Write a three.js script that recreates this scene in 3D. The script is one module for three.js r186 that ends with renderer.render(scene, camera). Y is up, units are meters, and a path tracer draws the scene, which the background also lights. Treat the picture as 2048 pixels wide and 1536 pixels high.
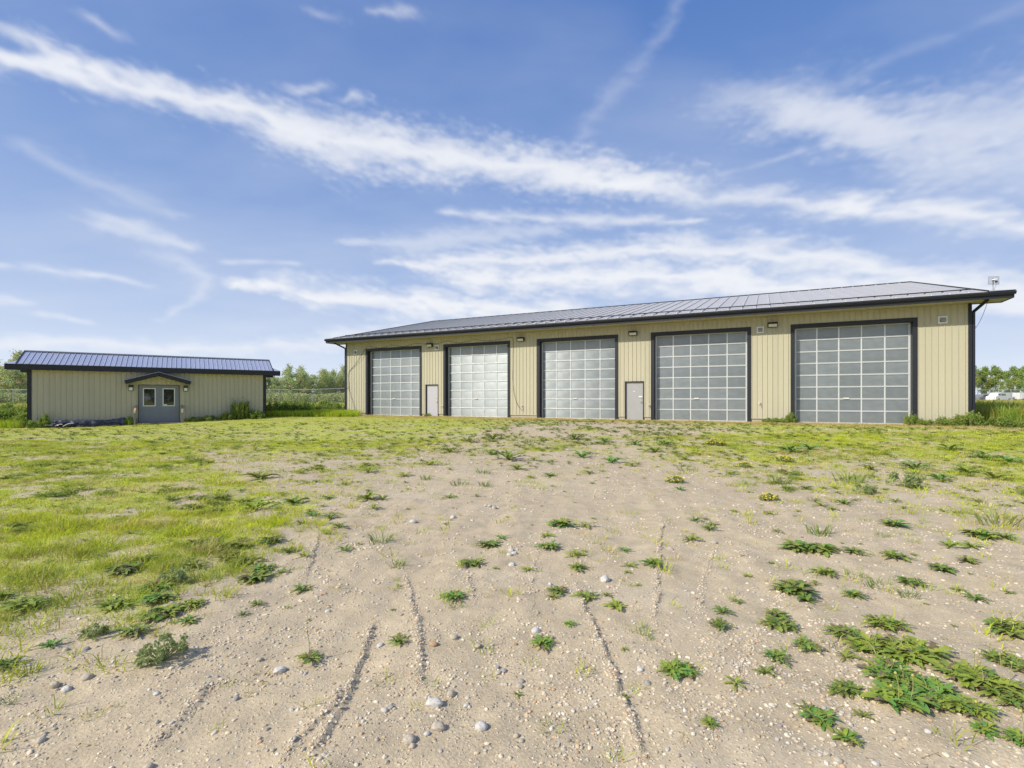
import * as THREE from 'three';
import { mergeGeometries, toCreasedNormals } from 'three/addons/utils/BufferGeometryUtils.js';
import { RoundedBoxGeometry } from 'three/addons/geometries/RoundedBoxGeometry.js';

// ------------------------------------------------------------------ camera, sky, sun, exposure
const EYE = 1.55;
const scene = new THREE.Scene();
const camera = new THREE.PerspectiveCamera(2 * Math.atan(768 / 1020) * 180 / Math.PI, 4 / 3, 0.1, 6000);
camera.position.set(0, EYE, 0);
camera.lookAt(0, EYE, -10);
camera.setViewOffset(2048, 1536, 0, -31, 2048, 1536);        // a lens shifted a little downwards, so that uprights stay upright

const renderer = new THREE.WebGLRenderer({ antialias: true });
renderer.setSize(1024, 768);
renderer.toneMapping = THREE.LinearToneMapping;
renderer.toneMappingExposure = 1.33;
renderer.shadowMap.enabled = true;

const SUN = new THREE.Vector3(-0.938, 0, 0.347).normalize().multiplyScalar(Math.cos(39.5 * Math.PI / 180)); SUN.y = Math.sin(39.5 * Math.PI / 180);
const sun = new THREE.DirectionalLight(new THREE.Color().setRGB(1, 0.93, 0.80), 3.4);
sun.position.copy(SUN).multiplyScalar(150); sun.target.position.set(0, 0, -20);
sun.castShadow = true; sun.shadow.mapSize.set(4096, 4096);
Object.assign(sun.shadow.camera, { left: -90, right: 90, top: 90, bottom: -90, near: 1, far: 400 });
scene.add(sun, sun.target);

// ---- noise
function rng(seed) { let s = seed >>> 0; return () => { s = (s + 0x6d2b79f5) | 0; let t = Math.imul(s ^ (s >>> 15), 1 | s); t = (t + Math.imul(t ^ (t >>> 7), 61 | t)) ^ t; return ((t ^ (t >>> 14)) >>> 0) / 4294967296; }; }
const PERM = new Uint8Array(512); { const r = rng(7), p = [...Array(256).keys()]; for (let i = 255; i > 0; i--) { const j = Math.floor(r() * (i + 1)); [p[i], p[j]] = [p[j], p[i]]; } for (let i = 0; i < 512; i++) PERM[i] = p[i & 255]; }
const GX = [], GY = []; for (let i = 0; i < 16; i++) { GX.push(Math.cos(i * Math.PI / 8)); GY.push(Math.sin(i * Math.PI / 8)); }
function noise(x, y) {                                       // gradient noise, about -1..1
  const xi = Math.floor(x), yi = Math.floor(y), fx = x - xi, fy = y - yi, X = xi & 255, Y = yi & 255;
  const u = fx * fx * fx * (fx * (fx * 6 - 15) + 10), v = fy * fy * fy * (fy * (fy * 6 - 15) + 10);
  const g = (h, a, b) => GX[h & 15] * a + GY[h & 15] * b;
  const a = g(PERM[PERM[X] + Y], fx, fy), b = g(PERM[PERM[X + 1] + Y], fx - 1, fy), c = g(PERM[PERM[X] + Y + 1], fx, fy - 1), d = g(PERM[PERM[X + 1] + Y + 1], fx - 1, fy - 1);
  return 1.5 * (a + u * (b - a) + v * ((c + u * (d - c)) - (a + u * (b - a))));
}
function fbm(x, y, n = 4) { let s = 0, a = 0.5; for (let i = 0; i < n; i++) { s += a * noise(x, y); x = x * 2.03 + 17.1; y = y * 2.03 + 5.7; a *= 0.5; } return s; }
const clamp = (x, a = 0, b = 1) => Math.min(b, Math.max(a, x));
const sstep = (a, b, x) => { const t = clamp((x - a) / (b - a)); return t * t * (3 - 2 * t); };
const lerp = (a, b, t) => a + (b - a) * t;
const R = Math.PI / 180;

// ---- the sky: clear air with streaks of cloud, as azimuth and elevation in degrees (0 = north of the camera, clockwise)
const CLOUDS = [                                             // strength, then azimuth, elevation, half width
  [0.84, [-58, 24.5, 0.7, -50, 25.2, 0.8, -46.7, 25.5, 0.8, -45.1, 25.6, 1.0, -43.4, 26.1, 1.2, -39.6, 26.1, 1.3, -34.2, 26.5, 1.3, -29.4, 26.7, 1.4, -24.5, 26.1, 1.9, -18.6, 25.5, 2.8, -9.7, 25.5, 2.3, -1.3, 24.9, 2.0, 5.9, 23.9, 2.1, 12.5, 22.6, 1.8]],
  [0.6, [12.5, 22.6, 1.6, 20.2, 20.7, 1.5, 27.3, 19.2, 1.1, 33.5, 17.7, 1.0]],
  [0.8, [33.1, 17.4, 0.9, 38.3, 16.3, 1.2, 42.2, 14.9, 1.2, 45.4, 13.6, 0.9, 49.1, 11.9, 0.7]],
  [0.52, [29.0, 26.0, 1.6, 33.5, 24.4, 2.1, 39.0, 22.3, 2.8, 43.1, 21.4, 3.2, 46.5, 21.3, 3.3, 51.4, 20.1, 3.1]],
  [0.3, [25.0, 28.4, 1.6, 31.5, 25.8, 3.0, 39.0, 19.7, 2.3, 45.2, 18.0, 2.8]],
  [0.25, [22.2, 22.2, 0.25, 27.3, 22.7, 0.3, 31.9, 23.1, 0.3]],
  [0.1, [27.7, 27.1, 0.4, 37.3, 28.3, 0.5, 44.9, 28.7, 0.6, 60, 27, 0.7]],
  [0.15, [5.9, 25.5, 0.8, 9.2, 28.4, 1.0, 13.0, 31.8, 1.0, 16.2, 34.5, 0.8, 19.5, 37.8, 0.6, 24, 43, 0.6]],
  [0.6, [-6.9, 20.0, 0.4, -1.3, 19.8, 0.6, 5.4, 19.5, 0.8, 13.0, 18.9, 0.7, 20.2, 18.2, 0.3]],
  [0.8, [-14.0, 14.7, 0.4, -8.6, 15.0, 1.0, -1.3, 15.3, 1.1, 7.0, 15.7, 1.4, 17.7, 15.8, 1.5, 27.3, 14.4, 1.6, 33.5, 12.4, 1.6, 40.7, 9.7, 1.6, 46.5, 7.6, 1.6, 60, 6, 1.4]],
  [0.88, [-4.1, 13.2, 1.5, 9.8, 13.3, 1.7, 22.7, 12.2, 1.8, 33.5, 10.1, 1.4]],
  [0.9, [-28.1, 11.4, 0.4, -25.4, 11.5, 0.9, -20.6, 11.1, 1.4, -14.5, 10.7, 1.6, -6.9, 10.2, 1.6, 4.3, 9.9, 1.6]],
  [0.4, [-17.6, 16.6, 0.5, -11.3, 16.5, 1.2, -3.6, 17.8, 1.4, 4.3, 18.1, 0.8]],
  [0.45, [-38.4, 15.4, 0.7, -35.7, 15.0, 1.1, -32.7, 14.2, 0.5]],
  [0.6, [-52, 10.2, 0.25, -46.2, 10.4, 0.25, -43.7, 10.7, 0.3, -41.2, 10.6, 0.4, -38.4, 10.7, 0.3, -35.4, 10.2, 0.25]],
  [0.5, [-46.7, 7.6, 0.4, -44.8, 7.9, 0.4, -43.7, 7.8, 0.25]],
  [0.5, [-42.5, 7.0, 0.3, -41.2, 6.9, 0.3, -39.9, 6.6, 0.25]],
  [0.4, [-29.2, 13.2, 0.25, -26.3, 13.6, 0.3, -23.0, 13.8, 0.25]],
  [0.3, [-34.6, 7.3, 0.25, -32.3, 8.9, 0.6, -30.6, 11.4, 0.7, -33.5, 12.9, 0.8]],
  [0.2, [-43.4, 19.9, 0.4, -40.6, 18.9, 1.1, -36.8, 17.8, 1.0, -33.5, 16.8, 0.4]],
  [0.5, [-18.1, 29.2, 0.3, -17.4, 29.7, 0.5]], [0.3, [-20.6, 35.3, 0.4, -19.9, 35.3, 0.5]], [0.4, [-14.8, 36.1, 0.3, -12.4, 36.7, 0.6]],
  [0.35, [-39.3, 29.9, 0.4, -38.1, 29.4, 0.4]], [0.4, [-22.6, 29.1, 0.5, -20.6, 30.1, 0.4]],
  [0.6, [-60, 4, 0.5, -46.7, 4.2, 0.5, -38.9, 4.8, 0.6, -31.5, 4.7, 0.7, -22.6, 5.6, 1.0, -12.4, 7.6, 1.3]],
];
{ // the same kind of streaks all round the compass
  const r = rng(91);
  for (let i = 0; i < 46; i++) {
    let az = 66 + r() * 232, el = 5 + Math.pow(r(), 1.3) * 45, n = 4 + Math.floor(r() * 5), w = 0.4 + r() * 2.2; const p = [], s = (r() - 0.5) * 1.2;
    if (az > 180) az -= 360;
    for (let k = 0; k < n; k++) { p.push(az + k * 6 - n * 3, el + k * s + (r() - 0.5), w * (k === 0 || k === n - 1 ? 0.4 : 0.7 + r() * 0.6)); }
    CLOUDS.push([0.3 + r() * 0.6, p]);
  }
}
function makeSky(W = 2048, H = 1024) {
  const data = new Float32Array(W * H * 4), dens = new Float32Array(W * H), rowOf = (el) => (el / 180 + 0.5) * H - 0.5, colOf = (az) => ((az - 90) / 360 + 0.5) * W - 0.5;
  for (const [strength, p] of CLOUDS) {
    let a0 = 1e9, a1 = -1e9, e0 = 1e9, e1 = -1e9, wmax = 0;
    for (let i = 0; i < p.length; i += 3) { a0 = Math.min(a0, p[i]); a1 = Math.max(a1, p[i]); e0 = Math.min(e0, p[i + 1] - 3 * p[i + 2] - 2); e1 = Math.max(e1, p[i + 1] + 3 * p[i + 2] + 2); wmax = Math.max(wmax, p[i + 2]); }
    for (let y = Math.max(0, Math.floor(rowOf(e0))); y <= Math.min(H - 1, rowOf(e1)); y++) for (let xx = Math.floor(colOf(a0 - 5 - 7 * wmax)); xx <= colOf(a1 + 5 + 7 * wmax); xx++) {
      const az0 = ((xx + 0.5) / W - 0.5) * 360 + 90, el0 = ((y + 0.5) / H - 0.5) * 180;
      const amp = clamp(wmax * 0.42, 0.12, 0.8), wa = fbm(az0 * 0.13, el0 * 0.4 + 9, 6) * 3.2 * amp, we = fbm(az0 * 0.17 + 31, el0 * 0.5, 6) * 2.1 * amp, az = az0 + wa, el = el0 + we;
      let best = -1;
      for (let i = 0; i + 3 < p.length; i += 3) {
        const ax = p[i], ay = p[i + 1], dx = p[i + 3] - ax, dy = p[i + 4] - ay, c = Math.cos(ay * R);
        let t = ((az - ax) * dx * c * c + (el - ay) * dy) / (dx * dx * c * c + dy * dy); const tc = clamp(t);
        const qx = (az - ax - tc * dx) * c, qy = el - ay - tc * dy, w = lerp(p[i + 2], p[i + 5], tc), endK = (i === 0 && t < 0) || (i + 6 >= p.length && t > 1) ? 0.35 : 1;
        best = Math.max(best, 1 - Math.hypot(qx * endK, qy) / (w * 1.7));
      }
      if (best <= 0) continue;
      const grain = 0.34 + 1.25 * fbm(az0 * 0.3 + el0 * 0.1 + wa * 0.25, el0 * 1.1 + az0 * 0.12 + we * 0.4, 6), fine = fbm(az0 * 0.9 + wa * 0.6, el0 * 2.6 + az0 * 0.3 + we, 5);
      const k = ((y * W) + ((xx % W) + W) % W), v = strength * sstep(0, 1.2, best + 0.7 * fine * (1 - best)) * clamp(grain + best * (0.5 + 0.25 * Math.min(wmax, 2.8)), 0, 1.12);
      dens[k] = 1 - (1 - dens[k]) * (1 - clamp(v));
    }
  }
  for (let y = 0; y < H; y++) for (let x = 0; x < W; x++) {
    const u = (x + 0.5) / W, v = (y + 0.5) / H, phi = (u - 0.5) * 2 * Math.PI, th = (v - 0.5) * Math.PI, ct = Math.cos(th);
    const dx = Math.cos(phi) * ct, dy = Math.sin(th), dz = Math.sin(phi) * ct, el = th / R, k = y * W + x;
    const e = Math.max(0, el), g = Math.exp(-e / 13), gs = Math.max(0, dx * SUN.x + dy * SUN.y + dz * SUN.z), halo = 0.24 * Math.pow(gs, 4) + 2.8 * Math.pow(gs, 40);  // halo round the unseen sun, brightened to add fill on shaded walls
    const deep = clamp(e / 43);
    let r = lerp(0.102, 0.038, deep), gg = lerp(0.238, 0.122, deep), b = lerp(0.55, 0.37, deep);
    r = lerp(r, 0.66, g * 0.95); gg = lerp(gg, 0.71, g * 0.95); b = lerp(b, 0.76, g * 0.95);
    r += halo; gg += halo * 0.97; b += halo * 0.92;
    if (el > -2) {                                           // thin veils everywhere, then the streaks
      const s = 1 / (dy + 0.18), veil = clamp(0.20 + 0.75 * fbm(dx * s * 1.2 + 3, dz * s * 2.2, 5)) * 0.27;
      const d = clamp(1 - (1 - veil) * (1 - dens[k]));
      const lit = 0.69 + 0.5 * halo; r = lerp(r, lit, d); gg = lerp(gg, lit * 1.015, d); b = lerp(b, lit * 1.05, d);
    }
    data[k * 4] = r; data[k * 4 + 1] = gg; data[k * 4 + 2] = b; data[k * 4 + 3] = 1;
  }
  const t = new THREE.DataTexture(data, W, H, THREE.RGBAFormat, THREE.FloatType);
  t.mapping = THREE.EquirectangularReflectionMapping; t.magFilter = t.minFilter = THREE.LinearFilter; t.needsUpdate = true;
  return t;
}
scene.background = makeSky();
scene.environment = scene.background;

// ------------------------------------------------------------------ helpers
const taken = new Map();
function numbered(name) { const n = taken.get(name) ?? 0; taken.set(name, n + 1); return n ? name + '_' + String(n).padStart(3, '0') : name; }
function tag(o, label, category, group, kind) { if (label) o.userData.label = label; if (category) o.userData.category = category; if (group) o.userData.group = group; if (kind) o.userData.kind = kind; return o; }
function thing(name, label, category, pos = [0, 0, 0], turn = 0, group) {
  const o = new THREE.Group(); o.name = numbered(name); o.position.set(...pos); o.rotation.y = turn; scene.add(o); return tag(o, label, category, group);
}
function piece(name, geometry, material, parent) {           // one named mesh
  const m = new THREE.Mesh(geometry, material); m.name = parent === scene ? numbered(name) : name; m.castShadow = m.receiveShadow = true; parent.add(m); return m;
}
const box = (x0, x1, y0, y1, z0, z1) => new THREE.BoxGeometry(x1 - x0, y1 - y0, z1 - z0).translate((x0 + x1) / 2, (y0 + y1) / 2, (z0 + z1) / 2);
const rbox = (x0, x1, y0, y1, z0, z1, r = 0.01) => new RoundedBoxGeometry(x1 - x0, y1 - y0, z1 - z0, 1, r).translate((x0 + x1) / 2, (y0 + y1) / 2, (z0 + z1) / 2);
function merge(list) { return mergeGeometries(list.map((g) => { const q = g.index ? g.toNonIndexed() : g; for (const k of Object.keys(q.attributes)) if (!['position', 'normal', 'uv'].includes(k)) q.deleteAttribute(k); return q; })); }
const tube = (pts, r, seg = 32, sides = 6) => new THREE.TubeGeometry(new THREE.CatmullRomCurve3(pts.map((p) => new THREE.Vector3(...p))), seg, r, sides);
function bar(a, b, w, h = w) {                               // a square bar from a to b
  const A = new THREE.Vector3(...a), B = new THREE.Vector3(...b), d = B.clone().sub(A), g = new THREE.BoxGeometry(w, h, d.length());
  const m = new THREE.Matrix4().lookAt(new THREE.Vector3(), d, new THREE.Vector3(0, 1, 0.001)); m.setPosition(A.add(B).multiplyScalar(0.5)); return g.applyMatrix4(m);
}
function uvBox(g, s = 1) {                                   // uv in metres, by the way each face points
  const p = g.attributes.position, n = g.attributes.normal, uv = new Float32Array(p.count * 2);
  for (let i = 0; i < p.count; i++) {
    const ax = Math.abs(n.getX(i)), ay = Math.abs(n.getY(i)), az = Math.abs(n.getZ(i));
    if (ay > ax && ay > az) { uv[2 * i] = p.getX(i) * s; uv[2 * i + 1] = p.getZ(i) * s; } else if (ax > az) { uv[2 * i] = p.getZ(i) * s; uv[2 * i + 1] = p.getY(i) * s; } else { uv[2 * i] = p.getX(i) * s; uv[2 * i + 1] = p.getY(i) * s; }
  }
  g.setAttribute('uv', new THREE.BufferAttribute(uv, 2)); return g;
}
function canvasTexture(w, h, f, srgb = true) {               // f(x, y) gives one grey or rgb, 0..1
  const d = new Uint8Array(w * h * 4);
  for (let y = 0; y < h; y++) for (let x = 0; x < w; x++) { const c = f(x / w, y / h), k = (y * w + x) * 4; for (let i = 0; i < 3; i++) d[k + i] = 255 * clamp(Array.isArray(c) ? c[i] : c); d[k + 3] = 255; }
  const t = new THREE.DataTexture(d, w, h); t.wrapS = t.wrapT = THREE.RepeatWrapping; t.magFilter = THREE.LinearFilter; t.minFilter = THREE.LinearMipmapLinearFilter; if (srgb) t.colorSpace = THREE.SRGBColorSpace; t.needsUpdate = true; return t;
}
// noise that repeats after n cells
function tnoise(x, y, n) { const fx = x / n, w1 = sstep(0, 1, fx), fy = y / n, w2 = sstep(0, 1, fy); return lerp(lerp(noise(x, y), noise(x - n, y), w1), lerp(noise(x, y - n), noise(x - n, y - n), w1), w2); }
const rgb = (r, g, b) => new THREE.Color().setRGB(r, g, b);
const std = (r, g, b, roughness = 0.8, metalness = 0, more = {}) => new THREE.MeshStandardMaterial({ color: rgb(r, g, b), roughness, metalness, ...more });
const phys = (r, g, b, more) => new THREE.MeshPhysicalMaterial({ color: rgb(r, g, b), ...more });

// ---- materials
const dustTex = canvasTexture(512, 512, (u, v) => { const s = 0.5 * tnoise(u * 6, v * 6, 6) + 0.3 * tnoise(u * 24, v * 12, 12 * 2) + 0.25 * tnoise(u * 90, v * 90, 90); const k = 0.96 + 0.04 * s; return [k, k, k * 0.99]; });
const sidingTex = canvasTexture(512, 512, (u, v) => { const s = 0.5 * tnoise(u * 4, v * 4, 4) + 0.5 * tnoise(u * 80, v * 5, 5 * 16) * 0.6 + 0.3 * tnoise(u * 120, v * 120, 120); const k = 0.95 + 0.06 * s; return [k, k * 0.998, k * 0.985]; });
const roofTex = canvasTexture(512, 512, (u, v) => { const s = 0.6 * tnoise(u * 5, v * 5, 5) + 0.4 * tnoise(u * 30, v * 8, 8 * 4) + 0.3 * tnoise(u * 140, v * 140, 140); const k = 0.97 + 0.035 * s; return k; });
const steelRough = canvasTexture(256, 256, (u, v) => 0.42 + 0.12 * tnoise(u * 8, v * 8, 8) + 0.1 * tnoise(u * 60, v * 60, 60), false);
const rep = (t, x, y) => { const c = t.clone(); c.repeat.set(x, y); c.needsUpdate = true; return c; };
const M = {
  siding: [0, 1, 2].map((i) => std(0.525 + i * 0.012, 0.493 + i * 0.011, 0.365 + i * 0.008, 0.55, 0, { map: rep(sidingTex, 0.5, 0.25) })),
  trim: std(0.014, 0.016, 0.024, 0.55, 0, { map: dustTex }),
  gutter: std(0.013, 0.017, 0.03, 0.45, 0, { map: dustTex }),
  roof: [0, 1, 2].map((i) => std(0.50 + i * 0.01, 0.49 + i * 0.01, 0.475 + i * 0.01, 0.5, 0.05, { map: rep(roofTex, 0.6, 0.3) })),
  blueRoof: [0, 1, 2].map((i) => std(0.39 + i * 0.01, 0.43 + i * 0.01, 0.56 + i * 0.012, 0.5, 0.1, { map: rep(roofTex, 0.6, 0.3) })),
  soffit: std(0.45, 0.42, 0.30, 0.7),
  concrete: std(0.46, 0.42, 0.33, 0.9, 0, { map: rep(dustTex, 0.7, 0.7) }),
  aluminium: std(0.72, 0.74, 0.76, 0.38, 0.25, { map: rep(dustTex, 1, 1) }),
  steelDoor: std(0.42, 0.42, 0.425, 0.45, 0.1, { map: rep(dustTex, 0.5, 0.5) }),
  blueDoor: std(0.235, 0.26, 0.295, 0.45, 0.1, { map: rep(dustTex, 0.5, 0.5) }),
  white: std(0.8, 0.8, 0.79, 0.5), offWhite: std(0.7, 0.69, 0.64, 0.6), black: std(0.02, 0.02, 0.022, 0.5), darkPlastic: std(0.03, 0.03, 0.035, 0.35),
  chrome: std(0.6, 0.6, 0.6, 0.25, 0.9), galvanised: std(0.46, 0.47, 0.48, 0.45, 0.6), lens: std(0.62, 0.62, 0.58, 0.25), brass: std(0.5, 0.4, 0.2, 0.35, 0.8),
  wood: std(0.28, 0.21, 0.15, 0.85, 0, { map: rep(dustTex, 1, 3) }), newWood: std(0.52, 0.36, 0.2, 0.8), greyWood: std(0.3, 0.27, 0.24, 0.9, 0, { map: rep(dustTex, 1, 3) }),
  cable: std(0.015, 0.015, 0.016, 0.5), dark: std(0.03, 0.03, 0.03, 0.9),
  glass: phys(0.02, 0.022, 0.024, { roughness: 0.03, metalness: 0, clearcoat: 1, clearcoatRoughness: 0.02, ior: 1.6 }),
};
const paneBump = canvasTexture(64, 256, (u, v) => 0.5 + 0.3 * Math.sin(v * 2 * Math.PI * 32) + 0.25 * tnoise(u * 3, v * 3, 3), false);
const paneTex = canvasTexture(512, 512, (u, v) => { const s = tnoise(u * 5, v * 5, 5) * 0.5 + tnoise(u * 14, v * 40, 40) * 0.25 + tnoise(u * 60, v * 60, 60) * 0.25, k = 0.93 + 0.09 * s; return [k, k, k * 0.985]; });
M.pane = [0, 1, 2, 3].map((i) => { const o = paneTex.clone(); o.offset.set(i * 0.27, i * 0.41); o.repeat.set(0.6, 0.6); o.needsUpdate = true; return phys(0.26 + i * 0.014, 0.295 + i * 0.014, 0.325 + i * 0.014, { roughness: 0.4, metalness: 0.3, anisotropy: 0.9, anisotropyRotation: Math.PI / 2, clearcoat: 0.9, clearcoatRoughness: 0.08, map: o, bumpMap: rep(paneBump, 1, 1), bumpScale: 0.0003 }); });

// ------------------------------------------------------------------ where things stand
const TH = 26.32 * R, DW = 28.04;                            // the long building's front wall: turned 26 degrees, 28 m off
const AL = 32.9 * R;                                         // the small building is turned the other way
const inW = [Math.sin(TH), -Math.cos(TH)], alongW = [Math.cos(TH), Math.sin(TH)];
const wallCoord = (x, z) => [x * alongW[0] + z * alongW[1], DW - (x * inW[0] + z * inW[1])];   // along the wall, metres in front of it
const RUTS = [];                                             // tyre edges pressed into the gravel: polylines of x, z and step height
function ground0(x, z) {                                     // the lie of the land
  const [t, f] = wallCoord(x, z), Z = -z;
  let h = 0.1 * sstep(9, 20, Z);
  h += 0.32 * sstep(15, 4.5, f) * sstep(-37, -29.5, t) * (1 - sstep(9.5, 18, t)) * (1 - sstep(-22, -34, f));
  h += 1.35 * sstep(56, 125, Z);
  return h;
}
function ground(x, z) {
  let h = ground0(x, z); const Z = -z;
  if (Z < 60 && Z > -30 && Math.abs(x) < 60) h += 0.022 * noise(x * 0.6, z * 0.6) + 0.012 * noise(x * 1.7 + 5, z * 1.7);
  if (Z < 14 && Z > 0.5 && Math.abs(x) < 12) {
    h += 0.016 * noise(x * 3.2 + 0.4 * z, z * 0.45) * sstep(12, 7, Z) + 0.006 * noise(x * 5, z * 5) + 0.0035 * noise(x * 13, z * 13);
    for (const r of RUTS) {
      if (z < r.z0 || z > r.z1 || x < r.x0 || x > r.x1) continue;
      for (let i = 0; i + 1 < r.p.length; i++) {
        const [ax, az] = r.p[i], [bx, bz] = r.p[i + 1], dx = bx - ax, dz = bz - az, L = dx * dx + dz * dz, t = ((x - ax) * dx + (z - az) * dz) / L;
        if (t < 0 || t >= 1) continue;
        const l = Math.sqrt(L), s = ((x - ax) * dz - (z - az) * dx) / l * (dz < 0 ? 1 : -1) * -1 + 0.02 * noise(z * 6, x * 3) + 0.014 * noise(z * 21, 3 + x * 9);   // + is to the east of the line
        const along = (i + t) / (r.p.length - 1), fade = sstep(0, 0.12, along) * (1 - sstep(0.88, 1, along)) * (0.75 + 0.4 * noise(z * 3 + 7, 1));
        if (s < 0 && s > -0.28) h += 0.8 * r.h * fade * (1 + s / 0.28) ** 1.5;
        else if (s >= 0 && s < 0.32) h -= r.h * 0.35 * fade * (s < 0.02 ? s / 0.02 : (1 - (s - 0.02) / 0.3));
      }
    }
  }
  return h;
}
function at(px, py) {                                        // where the photograph's ray through a pixel meets the ground
  let h = 0, X = 0, Z = 0;
  for (let i = 0; i < 25; i++) { Z = lerp(Z, (EYE - h) * 1020 / (py - 799), i ? 0.7 : 1); X = (px - 1024) / 1020 * Z; h = ground0(X, -Z); }
  return [X, -Z];
}
for (const [h, ...p] of [
  [0.026, [752, 1235], [740, 1275], [735, 1300], [712, 1350], [690, 1400], [655, 1460], [610, 1545]], [0.02, [690, 1370], [660, 1420], [600, 1480], [560, 1530]], [0.02, [812, 1150], [826, 1195], [838, 1250], [846, 1330], [848, 1375]],
  [0.026, [1150, 1165], [1165, 1195], [1185, 1240], [1212, 1300], [1240, 1375], [1272, 1450], [1292, 1540]], [0.02, [1326, 1050], [1322, 1080], [1318, 1150], [1312, 1255]], [0.008, [1432, 1090], [1412, 1150], [1398, 1230]], [0.015, [937, 1150], [950, 1200]],
  [0.014, [640, 1060], [628, 1110], [610, 1160]], [0.014, [430, 1370], [380, 1420], [300, 1500]], [0.009, [1225, 1440], [1232, 1480], [1240, 1545]], [0.006, [1570, 1180], [1500, 1300], [1420, 1500]], [0.006, [1090, 1060], [1075, 1120], [1060, 1190]],
]) { const q = p.map(([a, b]) => at(a, b)); RUTS.push({ h, p: q, x0: Math.min(...q.map((v) => v[0])) - 0.4, x1: Math.max(...q.map((v) => v[0])) + 0.4, z0: Math.min(...q.map((v) => v[1])) - 0.02, z1: Math.max(...q.map((v) => v[1])) + 0.02 }); }

// how green the ground is, 0..1: outlines paced out on the ground
const inside = (poly, x, z) => { let c = false; for (let i = 0, j = poly.length - 1; i < poly.length; j = i++) { const [xi, zi] = poly[i], [xj, zj] = poly[j]; if ((zi > z) !== (zj > z) && x < (xj - xi) * (z - zi) / (zj - zi) + xi) c = !c; } return c; };
const LAWN = [
  [1, [[-400, 846], [0, 1400], [60, 1325], [130, 1255], [200, 1205], [280, 1175], [350, 1165], [420, 1125], [500, 1085], [570, 1050], [640, 1015], [600, 985], [540, 965], [450, 940], [385, 896], [440, 884], [600, 900], [680, 915], [800, 897], [880, 880], [900, 862], [760, 838], [690, 832]]],
  [0.95, [[690, 834], [1060, 842], [1060, 848], [980, 854], [920, 864], [860, 878], [700, 870]]],
  [0.9, [[1330, 862], [1500, 852], [1840, 852], [2048, 850], [2600, 870], [2600, 1010], [2048, 985], [1960, 955], [1900, 930], [1800, 905], [1700, 905], [1600, 910], [1480, 925], [1400, 905], [1380, 880]]],
  [0.75, [[1530, 965], [1600, 955], [1650, 975], [1620, 990], [1550, 985]]], [0.75, [[1640, 950], [1740, 945], [1755, 975], [1660, 985]]], [0.6, [[1880, 1030], [2100, 1025], [2100, 1075], [1950, 1070], [1880, 1050]]],
  [0.5, [[-500, 900], [-60, 1536], [20, 1470], [90, 1370], [150, 1330], [240, 1290], [330, 1245], [430, 1190], [560, 1110], [650, 1050], [690, 1000], [600, 1010], [450, 1080], [300, 1000]]], [0.3, [[640, 930], [700, 985], [800, 950], [900, 925], [1000, 900], [1200, 905], [1340, 935], [1420, 985], [1560, 1005], [1760, 1000], [1900, 1010], [2048, 1060], [2400, 1080], [2300, 860], [1340, 858], [1200, 862], [1000, 866], [800, 890]]],
].map(([k, p]) => [k, p.map(([a, b]) => at(a, b))]);
const LAWNBOX = LAWN.map(([, p]) => [Math.min(...p.map((v) => v[0])), Math.max(...p.map((v) => v[0])), Math.min(...p.map((v) => v[1])), Math.max(...p.map((v) => v[1]))]);
function greenAt(x, z) {
  const Z = -z, [t, f] = wallCoord(x, z);
  if (f < 1.9 + (t < -14 || t > -2 ? 1.3 : 0) + 0.9 * noise(x * 0.7, z * 0.7) || Z > 44 || t < -29 && Z > 20 || t < -25 && f < 9 || t > 9 && f < 6) return 1;
  const s = Z > 14 ? 0.9 : 0.35, wx = x + s * fbm(x * 0.9, z * 0.9, 3), wz = z + s * 1.6 * fbm(x * 0.9 + 40, z * 0.9, 3);
  let g = 0;
  LAWN.forEach(([k, p], i) => { const b = LAWNBOX[i]; if (wx > b[0] && wx < b[1] && wz > b[2] && wz < b[3] && k > g && inside(p, wx, wz)) g = k; });
  return g;
}
function green(x, z) {
  const Z = -z, s = clamp(Z * 0.075, 0.35, 1.3), [, f] = wallCoord(x, z), q = (greenAt(x + s, z + s) + greenAt(x - s, z + s * 1.4) + greenAt(x + s * 0.8, z - s * 1.6) + greenAt(x - s * 0.7, z - s)) / 4;
  const patch = sstep(8, 15, Z) * (1 - sstep(24, 28, Z)) * sstep(0.06, 0.4, fbm(x * 0.55 + 60, z * 0.4, 3)) * 0.65;
  return Math.max(patch, sstep(0.0, 0.95, q) * clamp((Z < 12 ? 0.76 : 0.84) + (Z < 12 ? 1.5 : Z < 25 ? 1.7 : 0.8) * fbm(x * 1.1 + 9, z * 1.1, 4) + sstep(14, 24, Z) * 0.15));
}

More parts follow.
